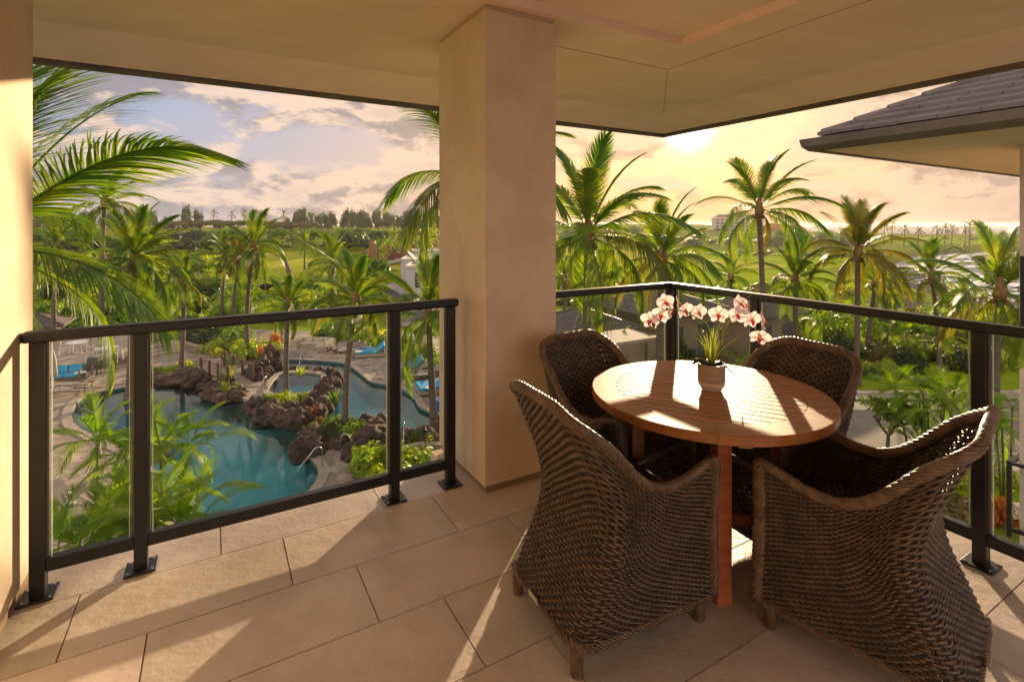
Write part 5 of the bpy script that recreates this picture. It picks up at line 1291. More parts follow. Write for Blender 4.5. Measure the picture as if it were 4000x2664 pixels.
for i in range(34):   # right: scrub and trees round the golf course
    u = r.uniform(1285, 1760); Y = r.uniform(300, 470); x, y = far(u, Y)
    tree(x, y, r.uniform(4, 8), r.uniform(8, 16), 'hedge%d' % (i % 3), i, ('hazy tree on the far hillside behind the tall palm by the column' if u < 1540 else 'hazy tree on the hillside just below the pale hotel'), 'hazy trees on the far hillside', .2)
for i, (u, Y, h, w) in enumerate([(1760 + 17 * k, 330 + 9 * (k % 4), 7 + 3 * (k % 3), 14) for k in range(14)]):
    x, y = far(u, Y); tree(x, y, h, w, 'hedge%d' % (i % 3), i, 'tree in the dark grove in front of the red roofs', 'trees in the grove below the red roofs', .15, mt='leaf_olive')
it = []
for i in range(70):
    u = r.uniform(1285, 1960); Y = r.uniform(62, 105); it.append((*far(u, Y), r.uniform(2, 5), r.uniform(1.2, 2.6)))
for i in range(160):
    u = r.uniform(1285, 2330); Y = r.choice([r.uniform(225, 250), r.uniform(310, 330), r.uniform(380, 400)]); x, y = far(u, Y)
    if hz(x, y) > SEA + 1.5: it.append((x, y, r.uniform(4, 9), r.uniform(1, 2.4)))
scrub('fairway_scrub', it, 'strips of rough scrub between the fairways on the right')
# far palms on the headland and the skyline
for i, (u, v, Y, cr) in enumerate(((2032, 518, 330, 4.2), (2050, 518, 335, 4.6), (2078, 528, 300, 4), (2152, 527, 290, 4), (2172, 528, 285, 4), (2188, 528, 285, 4), (2218, 527, 290, 4.2), (2228, 522, 280, 4.6), (1800, 508, 480, 5), (1812, 510, 480, 5), (1792, 512, 470, 5), (2110, 533, 300, 4))):
    x, y, z = P3(u, v, Y); gz = hz(x, y); palm((x, y, gz), max(3, z - gz), cr, 13, 'far', 60 + i, (.6, 0), .3, 'small wind-bent palm silhouetted on the far headland', 'palms on the far headland', 0.1, .5)
for i, (u, v, Y) in enumerate(((560, 492, 370), (595, 494, 370), (650, 495, 360), (530, 494, 372), (490, 492, 372), (610, 500, 365), (575, 498, 360))):
    x, y, z = P3(u, v, Y); gz = hz(x, y); palm((x, y, gz), max(3, z - gz), 4.5, 12, 'far', 80 + i, (.4, 0), .3, 'distant palm on the left skyline between the ironwoods', 'distant palms on the left skyline', 0.1, .3)
for i, (u, v, Y) in enumerate(((905, 548, 120), (930, 548, 110), (942, 552, 112), (978, 555, 100), (868, 582, 112), (700, 560, 100), (890, 575, 125))):
    x, y, z = P3(u, v, Y); gz = hz(x, y); palm((x, y, gz), max(3, z - gz), 3.2, 13, 'mid', 90 + i, (.1, 0), .16, 'mid-distance palm beside the far road and white houses', 'palms beside the far road', 0.1, .3)

# ---- small flowering tree by the driveway
def plumeria():
    x, y = G(2040, 1045); t = empty('flowering_tree', (x, y, GZ), 0, 'small round tree with bare forking branches beside the driveway', 'tree')
    r = random.Random(4); tips = []
    def br(p, d, l, rad, lv):
        q = p + d * l; MB().tube([p, (p + q) / 2 + Vector((r.uniform(-.04, .04), r.uniform(-.04, .04), 0)), q], [rad, rad * .85, rad * .7], 6).build('branch', M['branch'], t)
        if lv == 0: tips.append(q); return
        for k in range(3 if lv > 1 else 2):
            a = r.uniform(0, 2 * pi) if lv < 4 else k * 2.1 + .4; nd = (d * .75 + Vector((cos(a), sin(a), .28)) * .75).normalized(); br(q, nd, l * .72, rad * .68, lv - 1)
    br(Vector((0, 0, 0)), Vector((.05, 0, 1)), .75, .09, 4)
    V = np.concatenate([leaf_cloud(26, (.30, .30, .22), .26, 200 + i, .2, 5, .8) + np.array(p) for i, p in enumerate(tips)]); link('crown', cloud_mesh('crown', V, M['leaf']), t)
plumeria()
# bright shrubs and grasses on the open slope right of the railing, toward the sea
belt(36, (1880, 2330, 700, 740), ['green', 'bright', 'bright', 'olive'], '%s bush on the sunlit slope toward the sea', '%s bushes on the slope toward the sea', (2.4, 4.2), (.9, 1.6), 31)
it = []
rr_ = random.Random(8)
while len(it) < 60:
    x, y = G(rr_.uniform(90, 640), rr_.uniform(600, 650))
    if x / y < -.5: it.append((x, y, rr_.uniform(3.5, 6), rr_.uniform(2, 3.6)))
scrub('palm_thicket_scrub', it, 'dense green thicket among the palms left of the yellow field')
# ================================================================ ROCKS
def rock_mesh(seed, sub=4):
    import bmesh
    bm = bmesh.new(); bmesh.ops.create_icosphere(bm, subdivisions=sub, radius=1.0)
    o = Vector((seed * 3.1, seed * 1.7, seed * 5.3))
    for v in bm.verts:
        p = v.co.copy(); n = mnoise.noise(p * 1.1 + o) * .42 + mnoise.noise(p * 2.6 + o) * .20 + mnoise.noise(p * 6 + o) * .07
        vd = mnoise.voronoi(p * 1.25 + o)[0]; vs = mnoise.voronoi(p * 3.0 + o)[0]; c = (min(vd[1] - vd[0], .30) - .2) * .75 + (min(vs[1] - vs[0], .22) - .15) * .28
        v.co = p * (1 + n * .9 + c); v.co.z *= .78
        if v.co.z < -.45: v.co.z = -.45
    me = bpy.data.meshes.new('boulder'); bm.to_mesh(me); bm.free(); me.materials.append(M['rock'])
    me.polygons.foreach_set('use_smooth', [True] * len(me.polygons)); return me
RK = [rock_mesh(s, 4) for s in range(7)]
def rocks(name, label, items, zoff=0.0):
    x0, y0 = G(items[0][0], items[0][1]); t = empty(name, (x0, y0, GZ), 0, label, 'rock formation')
    for i, it in enumerate(items):
        u, v, w = it[:3]; h = it[3] if len(it) > 3 else w * .75; z = it[4] if len(it) > 4 else 0
        x, y = G(u, v); link('boulder', RK[(i * 3 + len(items)) % 7], t, (x - x0, y - y0, z + zoff + h * .22), (0, 0, i * 1.9), (w * .42, w * .39, h * .56))
    return t
rocks('rock_bank', 'dark lava boulder bank at the left end of the wooden bridge', [(345, 870, 1.9, 1.0), (385, 872, 2.2, 1.1), (425, 872, 2.3, 1.3), (452, 874, 2.0, 1.4), (476, 884, 1.3, .8), (405, 862, 1.8, .9), (440, 858, 1.7, 1.0)], -.35)
rocks('rock_islet', 'small round lava rock islet with grass tufts in front of the bridge', [(487, 908, 1.3, .9), (512, 916, 1.3, .8), (540, 912, 1.2, .85), (553, 902, 1.0, .8), (520, 896, 1.2, .9), (494, 895, 1.0, .9), (527, 880, .7, .9)], -.25)
rocks('rock_ring', 'curved wall of brown lava boulders around the spa pool', [(585, 938, 1.15, 1.0), (603, 957, 1.2, 1.1), (630, 966, 1.3, 1.15), (660, 972, 1.4, 1.2), (692, 972, 1.45, 1.3), (720, 962, 1.4, 1.4), (741, 943, 1.3, 1.4), (754, 920, 1.3, 1.4), (763, 897, 1.25, 1.3), (768, 876, 1.1, 1.1), (757, 858, 1.0, .8), (733, 853, 1.0, .7),
      (705, 851, 1.0, .7), (676, 850, 1.0, .7), (650, 848, 1.0, .7), (600, 935, 1.0, 1.0), (628, 942, 1.1, 1.0), (668, 948, 1.2, 1.1), (703, 946, 1.2, 1.2), (724, 928, 1.1, 1.3), (740, 905, 1.0, 1.2), (748, 885, .9, 1.0), (590, 920, .8, .7)], -.2)
rocks('rock_outcrop', 'tall upright lava outcrop beside the red leaved shrubs behind the spa', [(625, 838, 1.2, 2.1), (612, 846, 1.1, 1.6), (600, 852, 1.2, 1.4), (588, 858, 1.2, 1.2), (612, 862, 1.1, .9), (636, 845, .9, 1.0), (578, 862, 1.0, .9), (604, 872, .9, .8)], -.1)
rocks('planted_rocks', 'red brown boulders with planting beside the near pool steps', [(705, 1042, 1.5, 1.3), (716, 1018, 1.5, 1.3), (800, 992, 1.4, 1.0), (830, 1040, 1.6, 1.2), (858, 1022, 1.9, 1.5), (872, 1000, 1.7, 1.4), (845, 990, 1.6, 1.1), (812, 1048, 1.3, 1.0), (772, 1014, 1.8, .9), (790, 1020, 1.8, .9)], -.15)
rocks('dark_rocks', 'dark boulders at the foot of the palm beside the column', [(938, 1008, 1.3, .9), (962, 1012, 1.4, 1.0), (995, 1032, 1.6, 1.3), (1012, 1012, 1.5, 1.2), (978, 1000, 1.2, .8)], -.15)
sr = MB(); r_ = random.Random(5)
def shore():
    Vs, Qs = [], []; base = 0
    me = RK; r = random.Random(9)
    src = rock_mesh(3, 1); sv = np.array([v.co for v in src.vertices]); sf = np.array([list(p.vertices) for p in src.polygons])
    for i in range(900):
        k = r.randint(0, 5); a, b = coast[k], coast[k + 1]; t = r.random(); nx, ny = b[1] - a[1], -(b[0] - a[0]); l = math.hypot(nx, ny); o = r.uniform(-9, 3)
        x = a[0] + (b[0] - a[0]) * t + nx / l * o; y = a[1] + (b[1] - a[1]) * t + ny / l * o; s = r.uniform(.3, 1.1); an = r.uniform(0, 6)
        R = np.array([[cos(an), -sin(an), 0], [sin(an), cos(an), 0], [0, 0, 1]]); z = max(hz(x, y), SEA - .1)
        Vs.append(sv * s @ R.T + np.array([x, y, z])); Qs.append(sf + base); base += len(sv)
    o = link('shore_rocks', np_mesh('shore_rocks', np.concatenate(Vs), np.concatenate(Qs), M['lava_shore'])); tag(o, 'band of small dark lava rocks along the surf line on the right', 'rocks', kind='stuff')
    m = MB()   # breakers: low ridges of foam rolling in
    for j, (off, w) in enumerate(((3, 2.5), (9, 3), (20, 3.5), (36, 4), (58, 4))):
        for k in range(1, 11):
            a, b = Vector(coast[k]), Vector(coast[k + 1]); d = (b - a); nr = Vector((d.y, -d.x)).normalized(); n = 8
            if (k + j) % 4 == 0 and j > 1: continue
            V = []
            for i in range(n + 1):
                p = a.lerp(b, i / n) + nr * (off + 2.5 * sin(i * .9 + j * 2 + k)); ww = w * (.5 + .5 * sin(pi * i / n)) if j > 1 else w
                for q, hh in ((-1, 0), (0, .45), (1, 0)): V.append((p.x + nr.x * q * ww, p.y + nr.y * q * ww, SEA + .06 + hh * ww * .12))
            m.add(V, [(i * 3 + q, (i + 1) * 3 + q, (i + 1) * 3 + q + 1, i * 3 + q + 1) for i in range(n) for q in (0, 1)])
    o = m.build('breaking_waves', M['surf'], smooth=True); tag(o, 'lines of white surf rolling toward the rocky shore', 'waves', kind='stuff')
shore()

# ================================================================ POOL SURROUNDINGS
def tz(p, z): return (p[0], p[1], z)
def spa():
    wp = [G(*p) for p in ((634, 872), (656, 862), (700, 860), (735, 865), (736, 883), (716, 901), (680, 909), (640, 910), (618, 900))]
    wp = smooth_poly(wp, 3)
    t = empty('spa_pool', (*G(680, 885), GZ), 0, 'round spa pool with still water inside the lava boulder ring', 'spa'); c = t.location
    P = [(p[0] - c.x, p[1] - c.y) for p in wp]; n = len(P); cx = sum(p[0] for p in P) / n; cy_ = sum(p[1] for p in P) / n
    P2 = [(cx + (p[0] - cx) * 1.22, cy_ + (p[1] - cy_) * 1.22) for p in P]
    m = MB(); V = [(*p, .12) for p in P] + [(*p, .12) for p in P2] + [(*p, -1.3) for p in P2] + [(*p, -.9) for p in P]
    m.add(V, [(i, (i + 1) % n, n + (i + 1) % n, n + i) for i in range(n)] + [(n + i, n + (i + 1) % n, 2 * n + (i + 1) % n, 2 * n + i) for i in range(n)] + [(i, 3 * n + i, 3 * n + (i + 1) % n, (i + 1) % n) for i in range(n)])
    m.build('coping', M['coping'], t)
    face_up(MB().add([(*p, .02) for p in P], [tuple(range(n))]).build('water', M['water'], t)); face_up(MB().add([(*p, -.7) for p in P], [tuple(range(n))]).build('basin', M['basin'], t))
    b = MB().prism([tuple(Vector(G(*p)) - Vector((c.x, c.y))) for p in ((540, 905), (585, 880), (612, 868), (640, 876), (630, 905), (612, 925), (575, 925))], -1.3, .02); b.build('paved_shelf', M['flag_far'], t)
    for u, v in ((612, 893), (622, 905)):
        p = G(u, v)
spa()
def bridge():
    x, y = G(520, 868); t = empty('bridge', (x, y, GZ), 0, 'stone slab footbridge with red brown timber posts and cable rails', 'bridge')
    def R(u, v, z=0): p = G(u, v); return Vector((p[0] - x, p[1] - y, z))
    d = MB().prism([tuple(R(*p))[:2] for p in ((452, 858), (530, 893), (600, 890), (512, 842))], -.14, .07); bevel(d.build('deck', M['flag_far'], t), .02)
    near = [(462, 862), (482, 870), (501, 877), (524, 884)]; farr = [(516, 846), (537, 855), (557, 866), (580, 878)]
    for row in (near, farr):
        for u, v in row:
            p = R(u, v); bevel(MB().box((p.x, p.y, .53), (.15, .15, 1.06), rz=.4).build('post', M['wood_dark'], t), .02)
        for (a, b) in zip(row[:-1], row[1:]):
            pa, pb = R(*a), R(*b); MB().bar(pa + Vector((0, 0, .93)), pb + Vector((0, 0, .93)), .07, .06).build('top_rail', M['wood_dark'], t)
            if row is near: MB().bar(pa + Vector((0, 0, .22)), pb + Vector((0, 0, .22)), .06, .06).build('lower_rail', M['wood_dark'], t)
            for k in range(7 if row is farr else 0): MB().tube([pa + Vector((0, 0, .12 + k * .11)), pb + Vector((0, 0, .12 + k * .11))], .008, 4).build('cable', M['steel'], t)
bridge()
def handrail(pb, drop, label, h=.85):
    x, y = G(*pb); ex, ey = G(*drop[:2]) if len(drop) == 2 else G(drop[0], drop[1]); t = empty('pool_handrail', (x, y, GZ), 0, label, 'handrail', 'steel pool handrails')
    d = Vector((ex - x, ey - y, 0)); L_ = d.length; d.normalize(); pts = [Vector((0, 0, 0)), Vector((0, 0, h * .8)), Vector((0, 0, h * .93)) + d * .04, Vector((0, 0, h)) + d * .14, Vector((0, 0, h * .97)) + d * .26, Vector((0, 0, -.25)) + d * L_]
    MB().tube(pts, .022, 8).build('rail_tube', M['steel'], t, smooth=True); MB().lathe([(.05, 0.02), (.05, .04), (.03, .05)], n=10).build('floor_flange', M['steel'], t)
handrail((741, 1078), (658, 1099), 'curved steel handrail descending into the pool from the near paved tip')
handrail((783, 1048), (840, 1045), 'curved steel handrail beside the planted rocks')
handrail((613, 900), (561, 940), 'curved steel handrail on the spa side entering the pool')
handrail((696, 842), (684, 850), 'steel handrail at the far edge of the pool behind the spa')
handrail((930, 1015), (926, 1040), 'short curved steel rail behind the tiki torch by the column')
def torch(pb, top, label, Yo=0):
    x, y = G(*pb); k = y / F; tx = (top[0] - pb[0]) * k; hh = EYE - (top[1] - 516) * k - GZ; t = empty('tiki_torch', (x, y, GZ), 0, label, 'torch', 'tiki torches round the pool')
    P = Vector((tx, 0, hh)); MB().tube([(0, 0, 0), P * .9], .022, 6).build('pole', M['wood_dark'], t); o = P * .9
    MB().lathe([(.02, 0), (.075, .14), (.08, .17), (.03, .19), (.015, .30)], tuple(o), 10).build('torch_head', M['bronze'], t, smooth=True)
torch((613, 900), (598, 836), 'left leaning tiki torch of the crossed pair on the spa rocks'); torch((607, 899), (617, 832), 'right leaning tiki torch of the crossed pair on the spa rocks')
torch((505, 890), (511, 820), 'tiki torch on the small rock islet before the bridge'); torch((977, 1056), (977, 992), 'tiki torch in the bed next to the column'); torch((497, 808), (499, 776), 'thin tiki torch in the far planter')
def wall_strip(name, pts, z0, h, w, m_, label, cat):
    P = [Vector(G(*p)) if len(p) == 2 else Vector(p[:2]) for p in pts]; c = P[0]; mb = MB(); t = None
    L_ = []; 
    for i in range(len(P)):
        d = (P[min(i + 1, len(P) - 1)] - P[max(i - 1, 0)]).normalized(); n = Vector((-d.y, d.x)); L_.append((P[i] - c - n * w / 2, P[i] - c + n * w / 2))
    V = []
    for a, b in L_: V += [(a.x, a.y, 0), (b.x, b.y, 0), (b.x, b.y, h), (a.x, a.y, h)]
    mb.add(V, [(i * 4 + j, i * 4 + (j + 1) % 4, (i + 1) * 4 + (j + 1) % 4, (i + 1) * 4 + j) for i in range(len(P) - 1) for j in range(4)] + [(0, 1, 2, 3), tuple(range(len(V) - 4, len(V)))[::-1]])
    cap = MB(); V = []
    for a, b in L_:
        e = (b - a) * .12; a2, b2 = a - e, b + e; V += [(a2.x, a2.y, h), (b2.x, b2.y, h), (b2.x, b2.y, h + .05), (a2.x, a2.y, h + .05)]
    cap.add(V, [(i * 4 + j, i * 4 + (j + 1) % 4, (i + 1) * 4 + (j + 1) % 4, (i + 1) * 4 + j) for i in range(len(P) - 1) for j in range(4)] + [(0, 1, 2, 3), tuple(range(len(V) - 4, len(V)))[::-1]])
    e = empty(name, (c.x, c.y, z0), 0, label, cat); mb.build('wall_body', m_, e); cap.build('wall_cap', M['coping'], e); return e
wall_strip('planter_wall', [(420, 797), (440, 806), (465, 811), (495, 811), (530, 806), (560, 797)], GZ, .42, .25, M['wall_tan'], 'low curved tan planter wall behind the bridge path', 'planter wall')
wall_strip('planter_wall', [(915, 1068), (935, 1058), (960, 1052), (990, 1050), (1020, 1052)], GZ, .5, .22, M['wall_tan'], 'low curved tan planter wall beside the column, holding broad-leaved plants', 'planter wall')
TZ_ = GZ + .40
terr = [G(60, 880), G(170, 853), G(298, 834), G(335, 822), G(345, 800), G(330, 783), G(60, 783)]
wall_strip('terrace_wall', [(60, 880), (115, 866), (170, 853), (235, 843), (298, 834)], GZ, .38, .22, M['wall_tan'], 'low tan retaining wall in front of the dining terrace', 'retaining wall')
o = MB().prism(terr, GZ, TZ_).build('dining_terrace', M['flag_far']); tag(o, kind='structure')
st = empty('terrace_steps', (*G(375, 812), GZ), 0, 'three broad stone steps leading up behind the rocky bank', 'steps')
for k in range(3):
    P = [G(345, 822 - k * 5), G(412, 811 - k * 4), G(420, 795), G(345, 797)]; P = [(p[0] - st.location.x, p[1] - st.location.y) for p in P]; MB().prism(P, 0, .14 * (k + 1)).build('step', M['coping'] if k != 1 else M['flag'], st)

# ---- furniture around the pool
def lounger(base, rz, label, m_=None, towel=False, group='sling sun loungers on the pool deck', up=45):
    t = empty('sun_lounger', base, rz, label, 'sun lounger', group); m_ = m_ or M['sling']
    f = MB()
    for s in (-1, 1): MB().bar((-.95, s * .31, .33), (.95, s * .31, .33), .045, .05).build('side_rail', M['brown_sling'], t)
    for sx in (-.8, .8):
        for s in (-1, 1): MB().box((sx, s * .31, .155), (.04, .04, .31)).build('leg', M['brown_sling'], t)
    MB().box((-.33, 0, .355), (1.24, .58, .02)).build('seat', m_, t)
    a = radians(up); o = MB().box((0, 0, 0), (.74, .58, .025)).build('backrest', m_, t); o.location = (.29 + .37 * cos(a), 0, .36 + .37 * sin(a)); o.rotation_euler = (0, -a, 0)
    if towel: q = MB().tube([(-.1, -.24, .42), (0, 0, .44), (-.1, .24, .42)], .075, 9).build('rolled_towel', M['towel'], t, smooth=True)
    return t
def armchair(base, rz, label):
    t = empty('armchair', base, rz, label, 'armchair', 'brown sling armchairs below the terrace wall'); D = M['brown_sling']
    for sx in (-.29, .29):
        MB().bar((sx, -.28, 0), (sx, -.24, .62), .045).build('leg', D, t); MB().bar((sx, .26, 0), (sx, .30, .45), .045).build('leg', D, t); MB().bar((sx, -.30, .63), (sx, .30, .60), .06, .03).build('armrest', D, t)
    MB().box((0, 0, .40), (.54, .54, .03), rx=radians(6)).build('seat', D, t); MB().box((0, .36, .70), (.54, .03, .66), rx=radians(-18)).build('backrest', D, t)
def daybed(base, rz, label):
    t = empty('daybed', base, rz, label, 'daybed', 'blue cushioned daybeds on the pool deck')
    MB().box((0, 0, .16), (2.0, 1.5, .20)).build('frame', M['beige_wicker'], t)
    bevel(MB().box((-.28, 0, .33), (1.36, 1.42, .13)).build('mattress', M['blue'], t), .04)
    for s in (-1, 1):
        o = MB().box((0, 0, 0), (.70, .69, .14)).build('back_cushion', M['blue'], t); o.location = (.66, s * .355, .53); o.rotation_euler = (0, radians(-42), 0); bevel(o, .04)
        MB().box((.95, s * .70, .30), (.06, .06, .6)).build('leg', M['white_metal'], t)
def side_table(base, label):
    t = empty('side_table', base, 0, label, 'side table', 'small round side tables by the daybeds'); MB().lathe([(.27, .42), (.27, .45)], n=18).build('table_top', M['white_metal'], t)
    for k in range(3): a = k * 2.1; MB().bar((.2 * cos(a), .2 * sin(a), 0), (.16 * cos(a), .16 * sin(a), .42), .025).build('leg', M['brown_sling'], t)
def dchair(base, rz, label, grp):
    t = empty('dining_chair', base, rz, label, 'dining chair', grp); W = M['white_metal']
    for sx in (-.25, .25):
        MB().bar((sx, -.25, 0), (sx, -.25, .64), .035).build('leg', W, t); MB().bar((sx, .30, 0), (sx, .22, .88), .035).build('leg', W, t); MB().bar((sx, -.27, .65), (sx, .24, .65), .04, .025).build('armrest', W, t)
    MB().box((0, 0, .44), (.48, .48, .025)).build('seat', M['canvas'], t); MB().box((0, .25, .70), (.48, .02, .36), rx=radians(-8)).build('backrest', M['canvas'], t)
def rtable(base, label, r=.62):
    t = empty('round_table', base, 0, label, 'table', 'white round tables on the dining terrace'); MB().lathe([(r, .70), (r, .735)], n=28).build('table_top', M['white_metal'], t)
    MB().lathe([(.28, 0), (.28, .03), (.05, .05), (.045, .70)], n=16).build('pedestal', M['white_metal'], t)
def parasol(base, h, label, m_, r=.16, z0=.9, pole=True):
    t = empty('folded_parasol', base, 0, label, 'parasol', None); MB().tube([(0, 0, 0), (0, 0, h + .12)], .022, 7).build('pole', M['white_metal'], t)
    prof = [(r * .9, z0), (r, z0 + .15), (r * .75, z0 + (h - z0) * .55), (r * .45, z0 + (h - z0) * .85), (.02, h)]
    MB().lathe(prof, n=24, wob=lambda a, i: 1 + .22 * sin(6 * a + i * .4)).build('canopy', m_, t, smooth=True)
    if pole: MB().lathe([(.26, 0), (.26, .07), (.04, .1)], n=16).build('base', M['concrete'], t)
def g3(u, v, z=GZ): return (*G(u, v, z), z + .015)
rtable(g3(179, 812, TZ_), 'white round dining table farther back on the terrace, without a parasol'); rtable(g3(245, 826, TZ_), 'white round dining table with the folded lime parasol through it')
parasol(g3(243.5, 824, TZ_), 1.75, 'folded lime green parasol standing in the nearer white table', M['canvas_green'], .13, 1.0, False)
dg = 'white dining chairs around the terrace tables'
for u, v, rz, l in ((153, 814, 1.9, 'white dining chair left of the farther round table'), (203, 812, -1.8, 'white dining chair right of the farther round table'), (186, 800, -.5, 'white dining chair behind the farther round table'),
                    (212, 833, 2.1, 'white dining chair left of the nearer round table'), (253, 838, 3.1, 'white dining chair in front of the nearer round table'), (276, 826, -1.4, 'white dining chair right of the nearer round table'), (226, 816, .8, 'white dining chair behind the nearer round table')): dchair(g3(u, v, TZ_), rz, l, dg)
armchair(g3(203, 866), .25, 'left brown sling armchair below the terrace wall'); armchair(g3(241, 859), .35, 'right brown sling armchair below the terrace wall')
def sofa_blue():
    t = empty('sofa', g3(152, 876), .35, 'dark framed sofa with bright blue cushions on the left deck', 'sofa')
    MB().box((0, 0, .2), (1.45, .75, .08)).build('frame', M['brown_sling'], t)
    for sx in (-.72, .72):
        MB().box((sx, -.3, .3), (.06, .06, .6)).build('leg', M['brown_sling'], t); MB().box((sx, .34, .3), (.06, .06, .6)).build('leg', M['brown_sling'], t); MB().box((sx, .02, .6), (.08, .72, .04)).build('armrest', M['brown_sling'], t)
    for s in (-1, 1): bevel(MB().box((s * .34, -.02, .34), (.66, .68, .16)).build('seat_cushion', M['blue'], t), .04); bevel(MB().box((s * .34, .33, .62), (.64, .15, .44), rx=radians(-12)).build('back_cushion', M['blue'], t), .04)
sofa_blue(); side_table(g3(183, 874), 'small dark side table between the blue sofa and the brown armchairs')
parasol(g3(122, 905), 2.2, 'folded beige parasol at the left railing post, beside the blue sofa', M['canvas'], .17); parasol(g3(218, 1116), 2.1, 'folded beige parasol behind the young feather palm on the left deck', M['canvas'], .17)
lounger(g3(165, 897), .15, 'upper sun lounger of the left pair by the pool curve', up=25); lounger(g3(147, 912), .15, 'lower sun lounger of the left pair by the pool curve', up=25)
lounger(g3(143, 1172), 2.6, 'sun lounger with a rolled towel, upper of the two in the lower left', towel=True, up=20); lounger(g3(148, 1196), 2.6, 'sun lounger with a rolled towel, lower of the two in the lower left', towel=True, up=20)
def lsofa():
    t = empty('corner_sofa', g3(728, 800), -.15, 'large beige L-shaped wicker sofa at the far edge of the pool deck', 'sofa')
    B = M['beige_wicker']; C_ = M['canvas']
    MB().box((0, .35, .34), (2.5, .12, .68)).build('backrest', B, t); MB().box((-1.2, -.1, .26), (.12, .95, .52)).build('armrest', B, t); MB().box((1.2, -.35, .34), (.12, 1.5, .68)).build('backrest', B, t)
    MB().box((0, -.05, .14), (2.4, .75, .28)).build('frame', B, t); MB().box((.82, -.75, .14), (.72, .7, .28)).build('frame', B, t)
    for x in (-.78, 0, .78): bevel(MB().box((x, -.05, .35), (.74, .72, .13)).build('seat_cushion', C_, t), .03)
    bevel(MB().box((.82, -.77, .35), (.70, .68, .13)).build('seat_cushion', C_, t), .03)
    for x in (-.78, 0, .78): bevel(MB().box((x, .24, .55), (.72, .13, .30)).build('back_cushion', C_, t), .03)
lsofa()
for u, v, rz, l in ((620, 803, .2, 'lone sun lounger left of the spa palm near the lawn'), (781, 806, .25, 'first sun lounger right of the beige sofa'), (797, 811, .25, 'second sun lounger right of the beige sofa'), (811, 816, .25, 'third sun lounger right of the beige sofa, next to the blue daybed'),
                    (950, 866, .3, 'sun lounger in front of the palm with orange leaf bases'), (978, 873, .35, 'sun lounger right of the palm with orange leaf bases'), (998, 866, .35, 'sun lounger farther back by the column')): lounger(g3(u, v), rz, l, up=38)
daybed(g3(852, 817), .25, 'blue daybed behind the frond of the near palm'); daybed(g3(936, 852), .3, 'blue daybed half hidden behind the third railing post'); daybed(g3(1000, 898), .4, 'blue daybed nearest the column')
side_table(g3(825, 823), 'small white topped table beside the blue daybed nearest the sofa'); side_table(g3(928, 862), 'small white topped table left of the loungers'); side_table(g3(990, 910), 'small white topped table in front of the daybed nearest the column')
def lift():
    t = empty('pool_lift', g3(1003, 944), 0, 'pool lift with a bright blue plastic base and white arm', 'pool lift'); bevel(MB().box((0, 0, .3), (.55, .5, .5), taper=.85).build('base', M['plastic_blue'], t), .05)
    MB().tube([(-.1, .1, .5), (-.1, .1, 1.5)], .05, 8).build('mast', M['white_metal'], t); MB().tube([(-.1, .1, 1.45), (.35, -.2, 1.75), (.6, -.4, 2.1)], .035, 7).build('arm', M['white_metal'], t)
lift()

# ================================================================ ROADS, PAVILIONS AND HOUSES
def sheet(name, pts, m_, dz, dens=1.5):
    """a road sheet that follows the ground under it"""
    P = np.array(pts); x0, y0 = P.min(0); x1, y1 = P.max(0); nx = max(2, int((x1 - x0) / dens)); ny = max(2, int((y1 - y0) / dens))
    V = [(p[0], p[1], hz(*p) + dz) for p in pts]; mb = MB().add(V, [tuple(t) for t in tessellate_polygon([[Vector((p[0], p[1], 0)) for p in pts]])]); me = mb.mesh(name, m_)
    for p in me.polygons:
        if p.normal.z < 0: p.flip()
    o = link(name, me); tag(o, kind='structure'); return o
sheet('driveway', [(12.5, 19.8), (46, 19.8), (46, 27.4), (30, 27.2), (17.5, 27.0), (15.0, 23.5)], M['drive'], .06)
sheet('sidewalk', [(17.0, 27.05), (46, 27.45), (46, 29.0), (17.0, 28.6)], M['concrete'], .10)
sheet('sidewalk', [(9.0, 18.6), (46, 18.6), (46, 19.75), (9.0, 19.75)], M['concrete'], .10)
sheet('path', [(12, 16.2), (30, 14.6), (30, 15.6), (12, 17.3)], M['concrete'], .08)
MB().box((31.5, 27.02, -7.36), (29, .16, .15)).build('kerb', M['concrete']).__setitem__('kind', 'structure'); MB().box((29, 19.80, -7.36), (34, .14, .15)).build('kerb', M['concrete']).__setitem__('kind', 'structure')
sheet('road', [G(862, 662), G(880, 655), G(905, 668), G(940, 690), G(1012, 722), G(1012, 775), G(900, 745), G(862, 715), G(850, 690)], M['road'], .12)
sheet('road', [G(862, 662), G(880, 655), G(868, 628), G(900, 612), G(1012, 592), G(1012, 587), G(890, 604), G(850, 622)], M['road'], .25)
sheet('sidewalk', [G(880, 654), G(908, 652), G(960, 672), G(1012, 700), G(1012, 721), G(940, 689), G(905, 667)], M['concrete'], .16)
for p0, p1 in (((880, 655), (905, 668)), ((905, 668), (940, 690)), ((940, 690), (1012, 722))):
    a, b = G(*p0), G(*p1); MB().bar((a[0], a[1], hz(*a) + .15), (b[0], b[1], hz(*b) + .15), .3, .15).build('kerb', M['concrete']).__setitem__('kind', 'structure')
